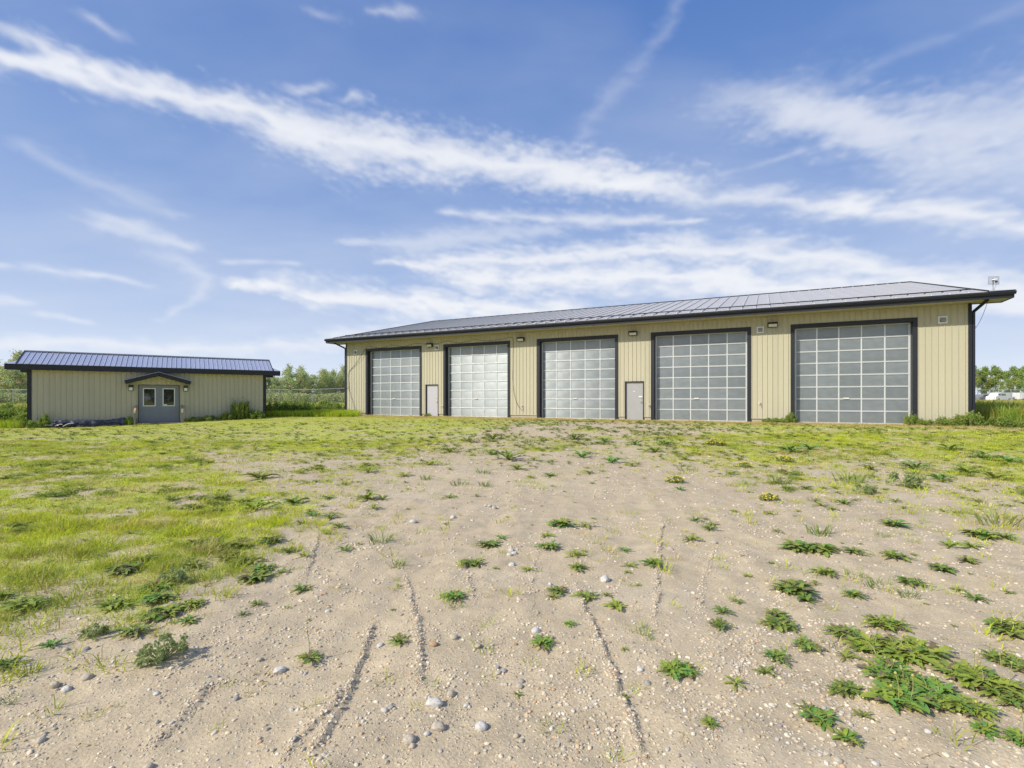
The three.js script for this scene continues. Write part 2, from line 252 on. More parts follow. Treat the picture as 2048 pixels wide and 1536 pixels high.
// ------------------------------------------------------------------ the ground, one sheet to the horizon
function axis(core0, core1, step, grow, reach0, reach1) {
  const a = []; for (let v = core0; v <= core1 + 1e-6; v += step) a.push(v);
  let s = step; while (a[a.length - 1] < reach1) { s *= grow; a.push(a[a.length - 1] + s); }
  s = step; while (a[0] > reach0) { s *= grow; a.unshift(a[0] - s); }
  return a;
}
const straw = (x, z) => { const [t, f] = wallCoord(x, z); return sstep(3.6, 1.2, f + 1.2 * noise(x * 0.8, z * 0.8)) * sstep(-29, -26, t) * (1 - sstep(8, 10, t)) * (f > -0.5 ? 1 : 0); };
{
  const xs = axis(-3.6, 4.2, 0.018, 1.05, -2600, 2600), zs = axis(-6, -1.5, 0.02, 1.045, -2600, 1200), nx = xs.length, nz = zs.length;
  const pos = new Float32Array(nx * nz * 3), uv = new Float32Array(nx * nz * 2), col = new Float32Array(nx * nz * 3), idx = new Uint32Array((nx - 1) * (nz - 1) * 6);
  let k = 0;
  for (let j = 0; j < nz; j++) for (let i = 0; i < nx; i++, k++) {
    const x = xs[i], z = zs[j], near = -z < 60 && -z > -40 && Math.abs(x) < 70, g = near ? green(x, z) : 1, st = near ? straw(x, z) : 0;
    pos[3 * k] = x; pos[3 * k + 1] = ground(x, z); pos[3 * k + 2] = z; uv[2 * k] = x / 2.4; uv[2 * k + 1] = z / 2.4;
    const n1 = fbm(x * 0.35, z * 0.35, 3), n2 = fbm(x * 2.3 + 8, z * 2.3, 3), v = 1 + 0.12 * n1 + 0.13 * n2, pale = sstep(0.1, 0.5, fbm(x * 0.5 + 70, z * 0.8, 3));
    let c = [0.665 * v, 0.552 * v, 0.372 * v].map((q, w) => lerp(q, [0.725, 0.62, 0.445][w], pale * 0.6));
    const gr = sstep(0.25, 0.95, g), dry = sstep(0.05, 0.45, fbm(x * 0.7 + 21, z * 0.7, 4)), gc = [0.53, 0.59, 0.075].map((q, w) => lerp(q, [0.64, 0.53, 0.26][w], dry * 0.75) * (1 + 0.3 * n1 + 0.25 * n2));
    c = c.map((q, w) => lerp(q, gc[w], gr * 0.85));
    c = c.map((q, w) => lerp(q, [0.55, 0.43, 0.23][w] * v, st * 0.8));
    const far = sstep(44, 60, -z); c = c.map((q, w) => lerp(q, [0.42, 0.42, 0.13][w] * (1 + 0.25 * n1), far));
    col.set(c, 3 * k);
  }
  k = 0;
  for (let j = 0; j < nz - 1; j++) for (let i = 0; i < nx - 1; i++) { const a = j * nx + i, b = a + 1, c = a + nx, d = c + 1; idx.set([a, c, b, b, c, d], k); k += 6; }
  const g = new THREE.BufferGeometry();
  g.setAttribute('position', new THREE.BufferAttribute(pos, 3)); g.setAttribute('uv', new THREE.BufferAttribute(uv, 2)); g.setAttribute('color', new THREE.BufferAttribute(col, 3)); g.setIndex(new THREE.BufferAttribute(idx, 1)); g.computeVertexNormals();
  // fine sand and grit: tone and relief
  const r = rng(5), S = 1024, hgt = new Float32Array(S * S), ton = new Float32Array(S * S);
  for (let i = 0; i < S * S; i++) { const u = (i % S) / S, v = Math.floor(i / S) / S; hgt[i] = 0.35 + 0.12 * tnoise(u * 40, v * 40, 40) + 0.1 * tnoise(u * 160, v * 160, 160) + 0.08 * (r() - 0.5); ton[i] = 0.86 + 0.06 * tnoise(u * 14, v * 14, 14) + 0.07 * tnoise(u * 120, v * 120, 120) + 0.12 * (r() - 0.5); }
  for (let q = 0; q < 9000; q++) {                           // grit
    const cx = r() * S, cy = r() * S, a = 0.8 + r() * r() * 3.4, b = a * (0.6 + r() * 0.4), rot = r() * 3.14, tone = 0.72 + r() * 0.42, c = Math.cos(rot), s = Math.sin(rot), m = Math.ceil(a);
    for (let y = -m; y <= m; y++) for (let x = -m; x <= m; x++) { const p = (x * c + y * s) / a, w = (-x * s + y * c) / b, e = 1 - p * p - w * w; if (e > 0) { const i = ((Math.floor(cy + y) + S) % S) * S + ((Math.floor(cx + x) + S) % S); hgt[i] = Math.max(hgt[i], 0.45 + 0.16 * a * 0.5 * Math.sqrt(e)); ton[i] = tone; } }
  }
  const map = canvasTexture(S, S, (u, v) => { const t = ton[Math.round(v * S) * S + Math.round(u * S)]; return [t, t * 0.99, t * 0.975]; }), bump = canvasTexture(S, S, (u, v) => hgt[Math.round(v * S) * S + Math.round(u * S)], false);
  const m = piece('ground', g, new THREE.MeshStandardMaterial({ vertexColors: true, map, bumpMap: bump, bumpScale: 0.012, roughness: 0.95 }), scene);
  tag(m, 'sandy gravel yard running into grass and open fields', 'ground', null, 'structure');
}

// ------------------------------------------------------------------ the long building with five overhead doors
const B0 = 0.42, LW = -27.4, RW = 7.87, DOORS = [-25.53, -18.894, -12.189, -5.491, 1.14], DWID = 4.9, DTOP = 4.746, TRIM = 0.17, SERV = [-20.32, -6.904], SWID = 1.03, STOP = 2.13;
const EAVE = 5.22, OVER = 0.95, DEEP = 22.7;
const onWall = (t, y, out = 0) => [inW[0] * (DW - out) + alongW[0] * t, B0 + y, inW[1] * (DW - out) + alongW[1] * t];   // a point on the long building's front wall
const shop = thing('workshop_building', 'long tan metal workshop with five glazed overhead doors and grey ribbed roof', 'building', onWall(0, 0), -TH);
// unit rib sheet: 0.2286 m wide, 1 m high, one rib at its edge and two pencil lines
function ribSheet(w, ribH = 0.026, ribW = 0.04) {
  const s = new THREE.Shape(); s.moveTo(0, -0.004); s.lineTo(0, ribH); s.lineTo(ribW * 0.55, ribH); s.lineTo(ribW, 0.001);
  for (const c of [0.42, 0.68]) { s.lineTo(w * c - 0.008, 0.001); s.lineTo(w * c, 0.0035); s.lineTo(w * c + 0.008, 0.001); }
  s.lineTo(w, 0.001); s.lineTo(w, -0.004); s.closePath();
  const g = new THREE.ExtrudeGeometry(s, { depth: 1, bevelEnabled: false }); g.rotateX(-Math.PI / 2); // x across, -z was y
  g.scale(1, 1, -1); const ix = g.index; if (!ix) { const p = g.attributes; for (const n of ['position', 'normal', 'uv']) { const a = p[n].array, k = p[n].itemSize; for (let i = 0; i < a.length; i += 3 * k) for (let c = 0; c < k; c++) { const q = a[i + k + c]; a[i + k + c] = a[i + 2 * k + c]; a[i + 2 * k + c] = q; } } }
  g.computeVertexNormals(); return uvBox(g);
}
const SW = 0.2286, sheet = ribSheet(SW);
{ // make sure the ribs stand out towards +z
  sheet.computeBoundingBox(); if (sheet.boundingBox.max.z < 0.01) throw new Error('rib ' + JSON.stringify(sheet.boundingBox));
}
function sidingRun(parent, x0, x1, y0, y1, holes, seed, name = 'siding_panel') {       // sheets side by side, cut round the holes [x0, x1, top]
  const r = rng(seed);
  const put = (a, b, lo, hi) => { if (b - a < 0.012 || hi - lo < 0.02) return; const m = piece(name, sheet, M.siding[Math.floor(r() * 3)], parent); m.position.set(a, lo, 0); m.scale.set((b - a) / SW, hi - lo, 1); };
  for (let x = x0; x < x1 - 0.01; x += SW) {
    const e = Math.min(x + SW, x1), cut = holes.find((h) => h[0] < e && h[1] > x);
    if (!cut) { put(x, e, y0, y1); continue; }
    put(x, e, cut[2], y1); put(x, Math.min(e, cut[0]), y0, cut[2]); put(Math.max(x, cut[1]), e, y0, cut[2]);
  }
}
{
  const holes = [...DOORS.map((x) => [x + 0.02, x + DWID - 0.02, DTOP - 0.02]), ...SERV.map((x) => [x + 0.01, x + SWID - 0.01, STOP - 0.01])];
  sidingRun(shop, LW + 0.08, RW - 0.08, 0.2, EAVE - 0.005, holes, 11);
  // walls behind the sheets
  const core = [box(LW + 0.05, RW - 0.05, 0.02, EAVE - 0.01, -0.64, -0.46), box(LW + 0.02, LW + 0.2, 0.0, EAVE - 0.01, -DEEP, -0.64), box(RW - 0.2, RW - 0.02, 0, EAVE - 0.01, -DEEP, -0.64), box(LW + 0.2, RW - 0.2, 0, EAVE - 0.01, -DEEP, -DEEP + 0.2)];
  piece('wall_core', merge(core), M.siding[0], shop);
  const RIDGE_Z = -11.36, RY = 8.43, EY = 5.5, EZ = 0.99;
  const gs = new THREE.Shape(); gs.moveTo(-DEEP, EAVE - 0.01); gs.lineTo(-0.01, EAVE - 0.01); gs.lineTo(-0.01, EY + 0.2); gs.lineTo(RIDGE_Z, RY - 0.06); gs.lineTo(-DEEP, EY + 0.2); gs.closePath();
  for (const x of [LW + 0.02, RW - 0.2]) { const g = new THREE.ExtrudeGeometry(gs, { depth: 0.18, bevelEnabled: false }); g.rotateY(-Math.PI / 2); g.scale(1, 1, 1); g.translate(x + 0.18, 0, 0); piece('gable_wall', g, M.siding[1], shop); }
  // foundation seen under the sheets, between the doors
  let a = LW; for (const [x0, x1] of [...DOORS.map((x) => [x, x + DWID]), ...SERV.map((x) => [x, x + SWID])].sort((p, q) => p[0] - q[0])) { if (x0 - a > 0.05) { piece('foundation', uvBox(box(a + 0.01, x0 - 0.004, -0.5, 0.19, -0.3, -0.02)), M.concrete, shop); piece('base_trim', box(a + 0.01, x0 - 0.004, 0.178, 0.205, -0.02, 0.03), M.siding[0], shop); } a = x1; }
  piece('foundation', uvBox(box(a + 0.01, RW, -0.5, 0.19, -0.3, -0.02)), M.concrete, shop); piece('base_trim', box(a + 0.01, RW, 0.178, 0.205, -0.02, 0.03), M.siding[0], shop);
  piece('foundation', box(LW + 0.04, RW - 0.04, -0.5, 0.015, -DEEP + 0.02, -0.31), M.concrete, shop);
  for (const x of [LW, RW]) piece('corner_trim', box(x - 0.02 - (x > 0 ? 0.08 : 0), x + 0.02 + (x > 0 ? 0 : 0.08), 0.12, EAVE - 0.002, -0.66, 0.03), M.trim, shop);

  // roof: sheets with a standing seam each
  const X0 = LW - 0.25, X1 = RW + 0.25, N = 59, PW = (X1 - X0) / N, run = Math.hypot(EZ - RIDGE_Z, RY - EY), slope = Math.atan2(RY - EY, EZ - RIDGE_Z);
  const sheetG = uvBox(merge([box(0.002, PW - 0.002, -0.015, 0, -run, 0), box(-0.012, 0.014, 0, 0.038, -run, 0.005), box(PW * 0.33 - 0.02, PW * 0.33 + 0.02, -0.001, 0.0025, -run, 0), box(PW * 0.67 - 0.02, PW * 0.67 + 0.02, -0.001, 0.0025, -run, 0)]));
  const clipG = [], r = rng(3);
  for (let i = 0; i < N; i++) { const m = piece('roof_panel', sheetG, M.roof[Math.floor(r() * 3)], shop); m.position.set(X0 + i * PW, EY, EZ); m.rotation.x = slope; }
  const onRoof = (x, d, up) => [x, EY + d * Math.sin(slope) + up * Math.cos(slope), EZ - d * Math.cos(slope) + up * Math.sin(slope)];
  const rear = box(X0, X1, -0.015, 0, 0, run); rear.rotateX(slope); rear.rotateX(0); { const g = box(X0, X1, -0.02, 0, -run, 0); g.rotateX(slope); g.rotateY(Math.PI); g.translate(X0 + X1, EY, 2 * RIDGE_Z - EZ); piece('rear_roof', g, M.roof[0], shop); }
  piece('ridge_cap', merge([box(X0 - 0.03, X1 + 0.03, 0, 0.03, -0.2, 0.01).rotateX(-slope).translate(0, RY + 0.02, RIDGE_Z), box(X0 - 0.03, X1 + 0.03, 0, 0.03, -0.01, 0.2).rotateX(slope).translate(0, RY + 0.022, RIDGE_Z)]), M.trim, shop);
  for (const x of [X0 - 0.03, X1 - 0.02]) piece('rake_trim', merge([box(x, x + 0.05, -0.2, 0.05, -run, 0.0).rotateX(slope).translate(0, EY, EZ), box(x, x + 0.05, -0.2, 0.05, 0, run).rotateX(-slope).translate(0, EY, 2 * RIDGE_Z - EZ)]), M.trim, shop);
  // snow rail along the eave, on a foot at every seam
  const rail = [bar(onRoof(X0 + 0.2, 1.0, 0.075), onRoof(X1 - 0.15, 1.0, 0.075), 0.035, 0.045)];
  for (let i = 1; i < N; i++) rail.push(bar(onRoof(X0 + i * PW, 1.06, 0.045), onRoof(X0 + i * PW, 0.93, 0.045), 0.04, 0.05));
  piece('snow_rail', merge(rail), M.trim, shop);
  for (let i = 1; i < N; i++) clipG.push(box(-0.014, 0.014, -0.022, 0.02, -0.02, 0.02).translate(...onRoof(X0 + i * PW, 0.01, 0.015)));
  tag(piece('seam_clip', merge(clipG), M.white, shop), null, null, null, 'stuff');
  // boxed eave: fascia, gutter, soffit, and a short return round each end
  const E0 = -28.42, E1 = 8.93, RB = -0.28;
  piece('soffit', merge([box(E0 + 0.03, E1 - 0.03, EAVE, EAVE + 0.02, 0.0, OVER - 0.02), box(E0 + 0.03, LW - 0.02, EAVE, EAVE + 0.02, RB + 0.03, -0.001), box(RW + 0.02, E1 - 0.03, EAVE, EAVE + 0.02, RB + 0.03, -0.001)]), M.soffit, shop);
  piece('fascia', merge([box(E0, E1, EAVE - 0.025, EY - 0.02, OVER - 0.02, OVER + 0.015), box(E0, E0 + 0.03, EAVE - 0.025, EY - 0.02, RB, OVER - 0.02), box(E1 - 0.03, E1, EAVE - 0.025, EY - 0.02, RB, OVER - 0.02), box(E0 + 0.03, LW - 0.02, EAVE - 0.025, EY - 0.02, RB, RB + 0.03), box(RW + 0.02, E1 - 0.03, EAVE - 0.025, EY - 0.02, RB, RB + 0.03)]), M.trim, shop);
  const gp = new THREE.Shape(); gp.moveTo(0, 0); gp.lineTo(0.075, 0); gp.lineTo(0.1, 0.05); gp.lineTo(0.125, 0.075); gp.lineTo(0.125, 0.125); gp.lineTo(0.11, 0.125); gp.lineTo(0.11, 0.09); gp.lineTo(0.08, 0.03); gp.lineTo(0.01, 0.02); gp.lineTo(0.01, 0.12); gp.lineTo(0, 0.12); gp.closePath();
  const gg = new THREE.ExtrudeGeometry(gp, { depth: E1 - E0 + 0.06, bevelEnabled: false }); gg.rotateY(-Math.PI / 2); gg.scale(1, 1, 1); gg.translate(E1 + 0.03, EY - 0.17, OVER + 0.017); 
  piece('gutter', merge([gg]), M.gutter, shop);
  for (const [c, s] of [[X0, E0], [X1, E1]]) {               // little hipped caps over the returns
    const d = Math.sign(s - c), A = [s + d * 0.03, EY, EZ + 0.03], B = [c, EY, EZ + 0.03], C = [c, EY + 0.3, RB - 0.02], D = [s + d * 0.03, EY, RB - 0.02], E = [c, EY - 0.05, RB - 0.02];
    const g = new THREE.BufferGeometry(), v = d > 0 ? [A, C, B, A, D, C, D, E, C] : [A, B, C, A, C, D, D, C, E]; g.setAttribute('position', new THREE.Float32BufferAttribute(v.flat(), 3)); g.setAttribute('uv', new THREE.Float32BufferAttribute(new Array(18).fill(0), 2)); g.computeVertexNormals();
    piece('return_roof', g, M.roof[1], shop);
    piece('return_edge', box(Math.min(c, s) - (d < 0 ? 0.03 : 0), Math.max(c, s) + (d > 0 ? 0.03 : 0), EY - 0.022, EY + 0.004, EZ - 0.03, EZ + 0.04), M.trim, shop);
  }
  for (const x of [LW, RW]) {                                // downspouts with their elbows
    const d = x < 0 ? -1 : 1, q = x + d * 0.09;
    const sp = piece('downspout', merge([rbox(q - 0.045, q + 0.045, 0.1, EAVE - 0.42, -0.08, 0.02, 0.012), bar([q, EAVE - 0.36, -0.03], [q + d * 0.18, EAVE - 0.03, OVER - 0.05], 0.085), bar([q, EAVE - 0.46, -0.03], [q, EAVE - 0.33, -0.03], 0.09), bar([q, 0.14, -0.03], [q, 0.03, 0.2], 0.09)]), M.gutter, shop);
    for (const y of [0.9, 2.5, 4.2]) piece('strap', box(q - 0.052, q + 0.052, y, y + 0.035, -0.085, 0.028), M.gutter, sp);
  }
}
// overhead doors: eight rows of five panes in bright rails
const paneG = (() => { const g = new THREE.PlaneGeometry(1, 1, 5, 5), p = g.attributes.position; for (let i = 0; i < p.count; i++) { const x = 2 * p.getX(i), y = 2 * p.getY(i); p.setZ(i, 0.006 * (1 - x * x) * (1 - y * y)); } g.computeVertexNormals(); return g; })();   // sheets bow out a little
DOORS.forEach((x0, di) => {
  const d = new THREE.Group(); d.name = 'overhead_door'; shop.add(d); const r = rng(200 + di);
  const a = x0 + TRIM, b = x0 + DWID - TRIM, top = DTOP - TRIM, zf = -0.32, rows = 8, cols = 5;
  piece('door_trim', merge([box(x0, a, -0.06, DTOP, -0.45, 0.035), box(b, x0 + DWID, -0.06, DTOP, -0.45, 0.035), box(a, b, top, DTOP, -0.45, 0.034)]), M.trim, d);
  piece('track_strip', merge([box(a, a + 0.035, 0, top - 0.002, zf - 0.02, zf + 0.035), box(b - 0.035, b, 0, top - 0.002, zf - 0.02, zf + 0.035), box(a + 0.035, b - 0.035, top - 0.03, top - 0.002, zf - 0.02, zf + 0.03)]), M.galvanised, d);
  const L = a + 0.04, Rr = b - 0.04, H = top - 0.035, ph = H / rows, st = 0.055, rl = 0.029;
  const cw = (Rr - L - st * 0.6) / cols, cx = (i) => L + st * 0.3 + i * cw;
  for (let j = 0; j < rows; j++) {
    const y0 = 0.02 + j * ph;
    piece('rail', rbox(L, Rr, y0 + 0.002, y0 + rl, zf - 0.03, zf + 0.022, 0.006), M.aluminium, d);
    piece('rail', rbox(L, Rr, y0 + ph - rl, y0 + ph - 0.002, zf - 0.03, zf + 0.022, 0.006), M.aluminium, d);
    for (let i = 0; i < cols; i++) { const m = piece('pane', paneG, M.pane[Math.floor(r() * 4)], d); m.position.set(cx(i) + cw / 2, y0 + ph / 2, zf - 0.004 + (r() - 0.5) * 0.003); m.scale.set(cw - st + 0.012, ph - 2 * rl + 0.012, 1); m.rotation.set((r() - 0.5) * 0.006, (r() - 0.5) * 0.006, 0); }
  }
  for (let i = 0; i <= cols; i++) { const x = cx(i); piece('stile', rbox(x - st / 2, x + st / 2, 0.02, 0.02 + H, zf - 0.028, zf + 0.017, 0.006), M.aluminium, d); }
  piece('bottom_seal', box(L, Rr, -0.05, 0.02, zf - 0.03, zf + 0.02), M.offWhite, d);
  piece('lift_handle', merge([rbox(x0 + 2.18, x0 + 2.42, 0.02 + 2 * ph - 0.005, 0.02 + 2 * ph + 0.06, zf + 0.02, zf + 0.055, 0.01)]), M.offWhite, d);
});
// steel service doors
SERV.forEach((x0, k) => {
  const d = new THREE.Group(); d.name = 'service_door'; shop.add(d); const f = 0.04, b = x0 + SWID, z = -0.06;
  piece('door_frame', merge([box(x0, x0 + f, -0.06, STOP, -0.31, 0.03), box(b - f, b, -0.06, STOP, -0.31, 0.03), box(x0 + f, b - f, STOP - f, STOP, -0.31, 0.029)]), M.trim, d);
  const slab = piece('door_slab', uvBox(rbox(x0 + f + 0.004, b - f - 0.004, 0.012, STOP - f - 0.004, z - 0.045, z, 0.004)), k ? M.steelDoor : std(0.47, 0.46, 0.49, 0.5), d);
  piece('handle', merge([rbox(b - 0.15, b - 0.1, 0.9, 1.06, z, z + 0.012, 0.005), rbox(b - 0.22, b - 0.11, 0.965, 0.99, z + 0.03, z + 0.05, 0.006), box(b - 0.135, b - 0.115, 0.97, 0.985, z, z + 0.04)]), M.chrome, slab);
  piece('deadbolt', new THREE.CylinderGeometry(0.03, 0.032, 0.025, 16).rotateX(Math.PI / 2).translate(b - 0.125, 1.2, z + 0.012), M.chrome, slab);
  for (const y of [0.25, 1.02, 1.8]) piece('hinge', box(x0 + f - 0.012, x0 + f + 0.014, y, y + 0.11, z, z + 0.012), M.chrome, slab);
  if (k) { piece('sticker', box(b - 0.29, b - 0.1, 1.265, 1.325, z, z + 0.003), M.white, slab); piece('viewer', rbox(x0 + 0.44, x0 + 0.54, 1.55, 1.59, z, z + 0.006, 0.002), M.offWhite, slab); }
  piece('threshold', box(x0 + f, b - f, -0.06, 0.01, -0.3, 0.0), M.concrete, d);
});

// ------------------------------------------------------------------ the small building
const S0 = [-24.65, 0.1, -25.97], SL = 10.98, SD = 2.7, SE = 2.98;
const onShed = (x, y, z = 0) => [S0[0] + Math.cos(AL) * x + Math.sin(AL) * z, S0[1] + y, S0[2] - Math.sin(AL) * x + Math.cos(AL) * z];
const shed = thing('storage_shed', 'low tan metal shed with blue ribbed roof and grey double doors', 'shed', S0, AL);
{
  const DX = [4.53, 6.465], DT = 2.28, DB = 0.15;
  sidingRun(shed, 0.1, SL - 0.1, 0.03, SE + 0.02, [[DX[0] + 0.01, DX[1] - 0.01, DT - 0.01]], 31);
  piece('wall_core', merge([box(0.03, SL - 0.03, 0, SE, -0.3, -0.16), box(0.02, 0.12, 0, SE, -SD, -0.3), box(SL - 0.12, SL - 0.02, 0, SE, -SD, -0.3), box(0.12, SL - 0.12, 0, SE, -SD, -SD + 0.1)]), M.siding[0], shed);
  piece('foundation', box(0.02, SL - 0.02, -0.4, 0.028, -SD + 0.01, -0.02), M.greyWood, shed);
  for (const x of [0, SL]) piece('corner_trim', box(x - 0.03 - (x ? 0.11 : 0), x + 0.03 + (x ? 0 : 0.11), 0.0, SE + 0.01, -0.14, 0.035), M.trim, shed);
  const O = 0.33, EY = SE + 0.27, EZ = O + 0.03, RZ = -SD / 2, RY = EY + 0.76, X0 = -0.37, X1 = SL + 0.37, run = Math.hypot(EZ - RZ, RY - EY), slope = Math.atan2(RY - EY, EZ - RZ), N = 51, PW = (X1 - X0) / N, r = rng(8);
  const g = uvBox(merge([box(0.001, PW - 0.001, -0.012, 0, -run, 0), box(-0.014, 0.014, 0, 0.024, -run, 0.003), box(PW * 0.35 - 0.012, PW * 0.35 + 0.012, -0.001, 0.004, -run, 0), box(PW * 0.65 - 0.012, PW * 0.65 + 0.012, -0.001, 0.004, -run, 0)]));
  for (let i = 0; i < N; i++) { const m = piece('roof_panel', g, M.blueRoof[Math.floor(r() * 3)], shed); m.position.set(X0 + i * PW, EY, EZ); m.rotation.x = slope; }
  { const q = box(X0, X1, -0.012, 0, -run, 0); q.rotateX(slope); q.rotateY(Math.PI); q.translate(X0 + X1, EY, 2 * RZ - EZ); piece('rear_roof', q, M.blueRoof[0], shed); }
  piece('ridge_cap', merge([box(X0 - 0.02, X1 + 0.02, 0.005, 0.03, -0.16, 0.01).rotateX(-slope).translate(0, RY + 0.012, RZ), box(X0 - 0.02, X1 + 0.02, 0.005, 0.03, -0.01, 0.16).rotateX(slope).translate(0, RY + 0.014, RZ)]), std(0.12, 0.125, 0.13, 0.5), shed);
  for (const x of [X0 - 0.025, X1 - 0.015]) piece('rake_trim', merge([box(x, x + 0.04, -0.16, 0.035, -run, 0).rotateX(slope).translate(0, EY, EZ), box(x, x + 0.04, -0.16, 0.035, 0, run).rotateX(-slope).translate(0, EY, 2 * RZ - EZ)]), M.trim, shed);
  const gs = new THREE.Shape(); gs.moveTo(-SD, SE); gs.lineTo(-0.02, SE); gs.lineTo(-0.02, EY + 0.1); gs.lineTo(RZ, RY - 0.03); gs.lineTo(-SD, EY + 0.1); gs.closePath();
  for (const x of [0.02, SL - 0.12]) { const q = new THREE.ExtrudeGeometry(gs, { depth: 0.1, bevelEnabled: false }); q.rotateY(-Math.PI / 2); q.translate(x + 0.1, 0, 0); piece('gable_wall', q, M.siding[1], shed); }
  const E0 = -0.8, E1 = SL + 0.8;
  for (const back of [0, 1]) {                               // front and rear eave boxes, wider than the roof
    const f = (z) => (back ? -SD - z : z), zz = (p, q) => (back ? [f(q), f(p)] : [p, q]);
    piece('fascia', merge([box(E0, E1, SE - 0.03, EY - 0.013, ...zz(O - 0.02, O + 0.02)), box(E0, E0 + 0.03, SE - 0.03, EY - 0.013, ...zz(-0.1, O - 0.02)), box(E1 - 0.03, E1, SE - 0.03, EY - 0.013, ...zz(-0.1, O - 0.02)), box(E0 + 0.03, -0.04, SE - 0.03, EY - 0.013, ...zz(-0.1, -0.07)), box(SL + 0.04, E1 - 0.03, SE - 0.03, EY - 0.013, ...zz(-0.1, -0.07))]), M.trim, shed);
    piece('soffit', merge([box(E0 + 0.03, E1 - 0.03, SE + 0.021, SE + 0.035, ...zz(0.001, O - 0.02)), box(E0 + 0.03, -0.04, SE + 0.021, SE + 0.035, ...zz(-0.07, -0.001)), box(SL + 0.04, E1 - 0.03, SE + 0.021, SE + 0.035, ...zz(-0.07, -0.001))]), M.soffit, shed);
    for (const [c, s] of [[X0, E0], [X1, E1]]) {
      const d = Math.sign(s - c), A = [s + d * 0.02, EY - 0.01, f(EZ)], B = [c, EY - 0.01, f(EZ)], C = [c, EY + 0.2, f(-0.1)], D = [s + d * 0.02, EY - 0.01, f(-0.12)], q = new THREE.BufferGeometry();
      q.setAttribute('position', new THREE.Float32BufferAttribute((((d > 0) !== !!back) ? [A, C, B, A, D, C] : [A, B, C, A, C, D]).flat(), 3)); q.setAttribute('uv', new THREE.Float32BufferAttribute(new Array(12).fill(0), 2)); q.computeVertexNormals(); piece('return_roof', q, M.blueRoof[1], shed);
    }
  }
  // double door
  const dd = new THREE.Group(); dd.name = 'double_door'; shed.add(dd); const f = 0.055, z = -0.05, mid = (DX[0] + DX[1]) / 2;
  piece('door_frame', merge([box(DX[0], DX[0] + 0.03, DB - 0.05, DT, -0.155, 0.03), box(DX[1] - 0.03, DX[1], DB - 0.05, DT, -0.155, 0.03), box(DX[0] + 0.03, DX[1] - 0.03, DT - 0.03, DT, -0.155, 0.029)]), M.trim, dd);
  piece('jamb', merge([box(DX[0] + 0.03, DX[0] + f, DB, DT - 0.03, -0.15, -0.02), box(DX[1] - f, DX[1] - 0.03, DB, DT - 0.03, -0.15, -0.02), box(DX[0] + f, DX[1] - f, DT - f, DT - 0.03, -0.15, -0.021)]), M.steelDoor, dd);
  for (const [a, b, k] of [[DX[0] + f + 0.003, mid - 0.003, 0], [mid + 0.003, DX[1] - f - 0.003, 1]]) {
    const wa = a + 0.17, wb = b - 0.17, w0 = DB + 0.93, w1 = DB + 1.93, top = DT - f - 0.004;
    const s = piece('door_leaf', uvBox(merge([box(a, wa, DB + 0.01, top, z - 0.04, z), box(wb, b, DB + 0.01, top, z - 0.04, z), box(wa, wb, DB + 0.01, w0, z - 0.04, z), box(wa, wb, w1, top, z - 0.04, z)])), M.blueDoor, dd);
    piece('window_frame', merge([box(wa - 0.01, wa + 0.035, w0 - 0.01, w1 + 0.01, z - 0.03, z + 0.014), box(wb - 0.035, wb + 0.01, w0 - 0.01, w1 + 0.01, z - 0.03, z + 0.014), box(wa + 0.035, wb - 0.035, w0 - 0.01, w0 + 0.035, z - 0.03, z + 0.013), box(wa + 0.035, wb - 0.035, w1 - 0.035, w1 + 0.01, z - 0.03, z + 0.013)]), M.white, s);
    piece('window_pane', box(wa + 0.03, wb - 0.03, w0 + 0.03, w1 - 0.03, z - 0.025, z - 0.012), M.glass, s);
    if (k) { piece('paper_notice', box(wa + 0.05, wa + 0.2, w0 + 0.037, w0 + 0.11, z - 0.0119, z - 0.009), M.offWhite, s); piece('knob', merge([new THREE.SphereGeometry(0.032, 12, 8).translate(a + 0.08, DB + 1.02, z + 0.05), new THREE.CylinderGeometry(0.018, 0.03, 0.04, 12).rotateX(Math.PI / 2).translate(a + 0.08, DB + 1.02, z + 0.02)]), M.chrome, s); }
  }
  // small gabled hood over the doors
  const c = 5.5, hw = 1.53, pr = 0.55, py = 3.0, ey = 2.52, sl = Math.atan2(py - ey, hw), len = Math.hypot(py - ey, hw) + 0.02;
  const hood = new THREE.Group(); hood.name = 'door_hood'; shed.add(hood);
  for (const s of [-1, 1]) {
    const rot = (q) => { q.rotateZ(s > 0 ? -sl : sl); return q.translate(c, py, 0); }, bx = (l0, l1, y0, y1, z0, z1) => (s > 0 ? box(l0, l1, y0, y1, z0, z1) : box(-l1, -l0, y0, y1, z0, z1));
    piece('hood_roof', rot(bx(0, len, -0.02, 0.0, 0.026, pr + 0.03)), M.blueRoof[0], hood);
    piece('barge_board', rot(bx(s > 0 ? 0.03 : 0.0, len, -0.235, -0.021, pr - 0.03, pr + 0.02)), M.trim, hood);
    piece('eave_board', rot(bx(len - 0.03, len, -0.2, -0.021, 0.026, pr - 0.03)), M.trim, hood);
    piece('hood_soffit', rot(bx(0.06, len - 0.031, -0.2, -0.185, 0.026, pr - 0.031)), M.soffit, hood);
  }
  // timber steps and handrails
  const st = new THREE.Group(); st.name = 'steps'; shed.add(st);
  for (let i = 0; i < 6; i++) { const p = piece('plank', uvBox(rbox(4.5, 6.5, DB - 0.035, DB, 0.05 + i * 0.145, 0.187 + i * 0.145, 0.006)), i % 2 ? M.wood : M.greyWood, st); p.rotation.y = (i - 2) * 0.0012; }
  piece('riser', box(4.52, 6.48, -0.1, DB - 0.04, 0.88, 0.91), M.wood, st);
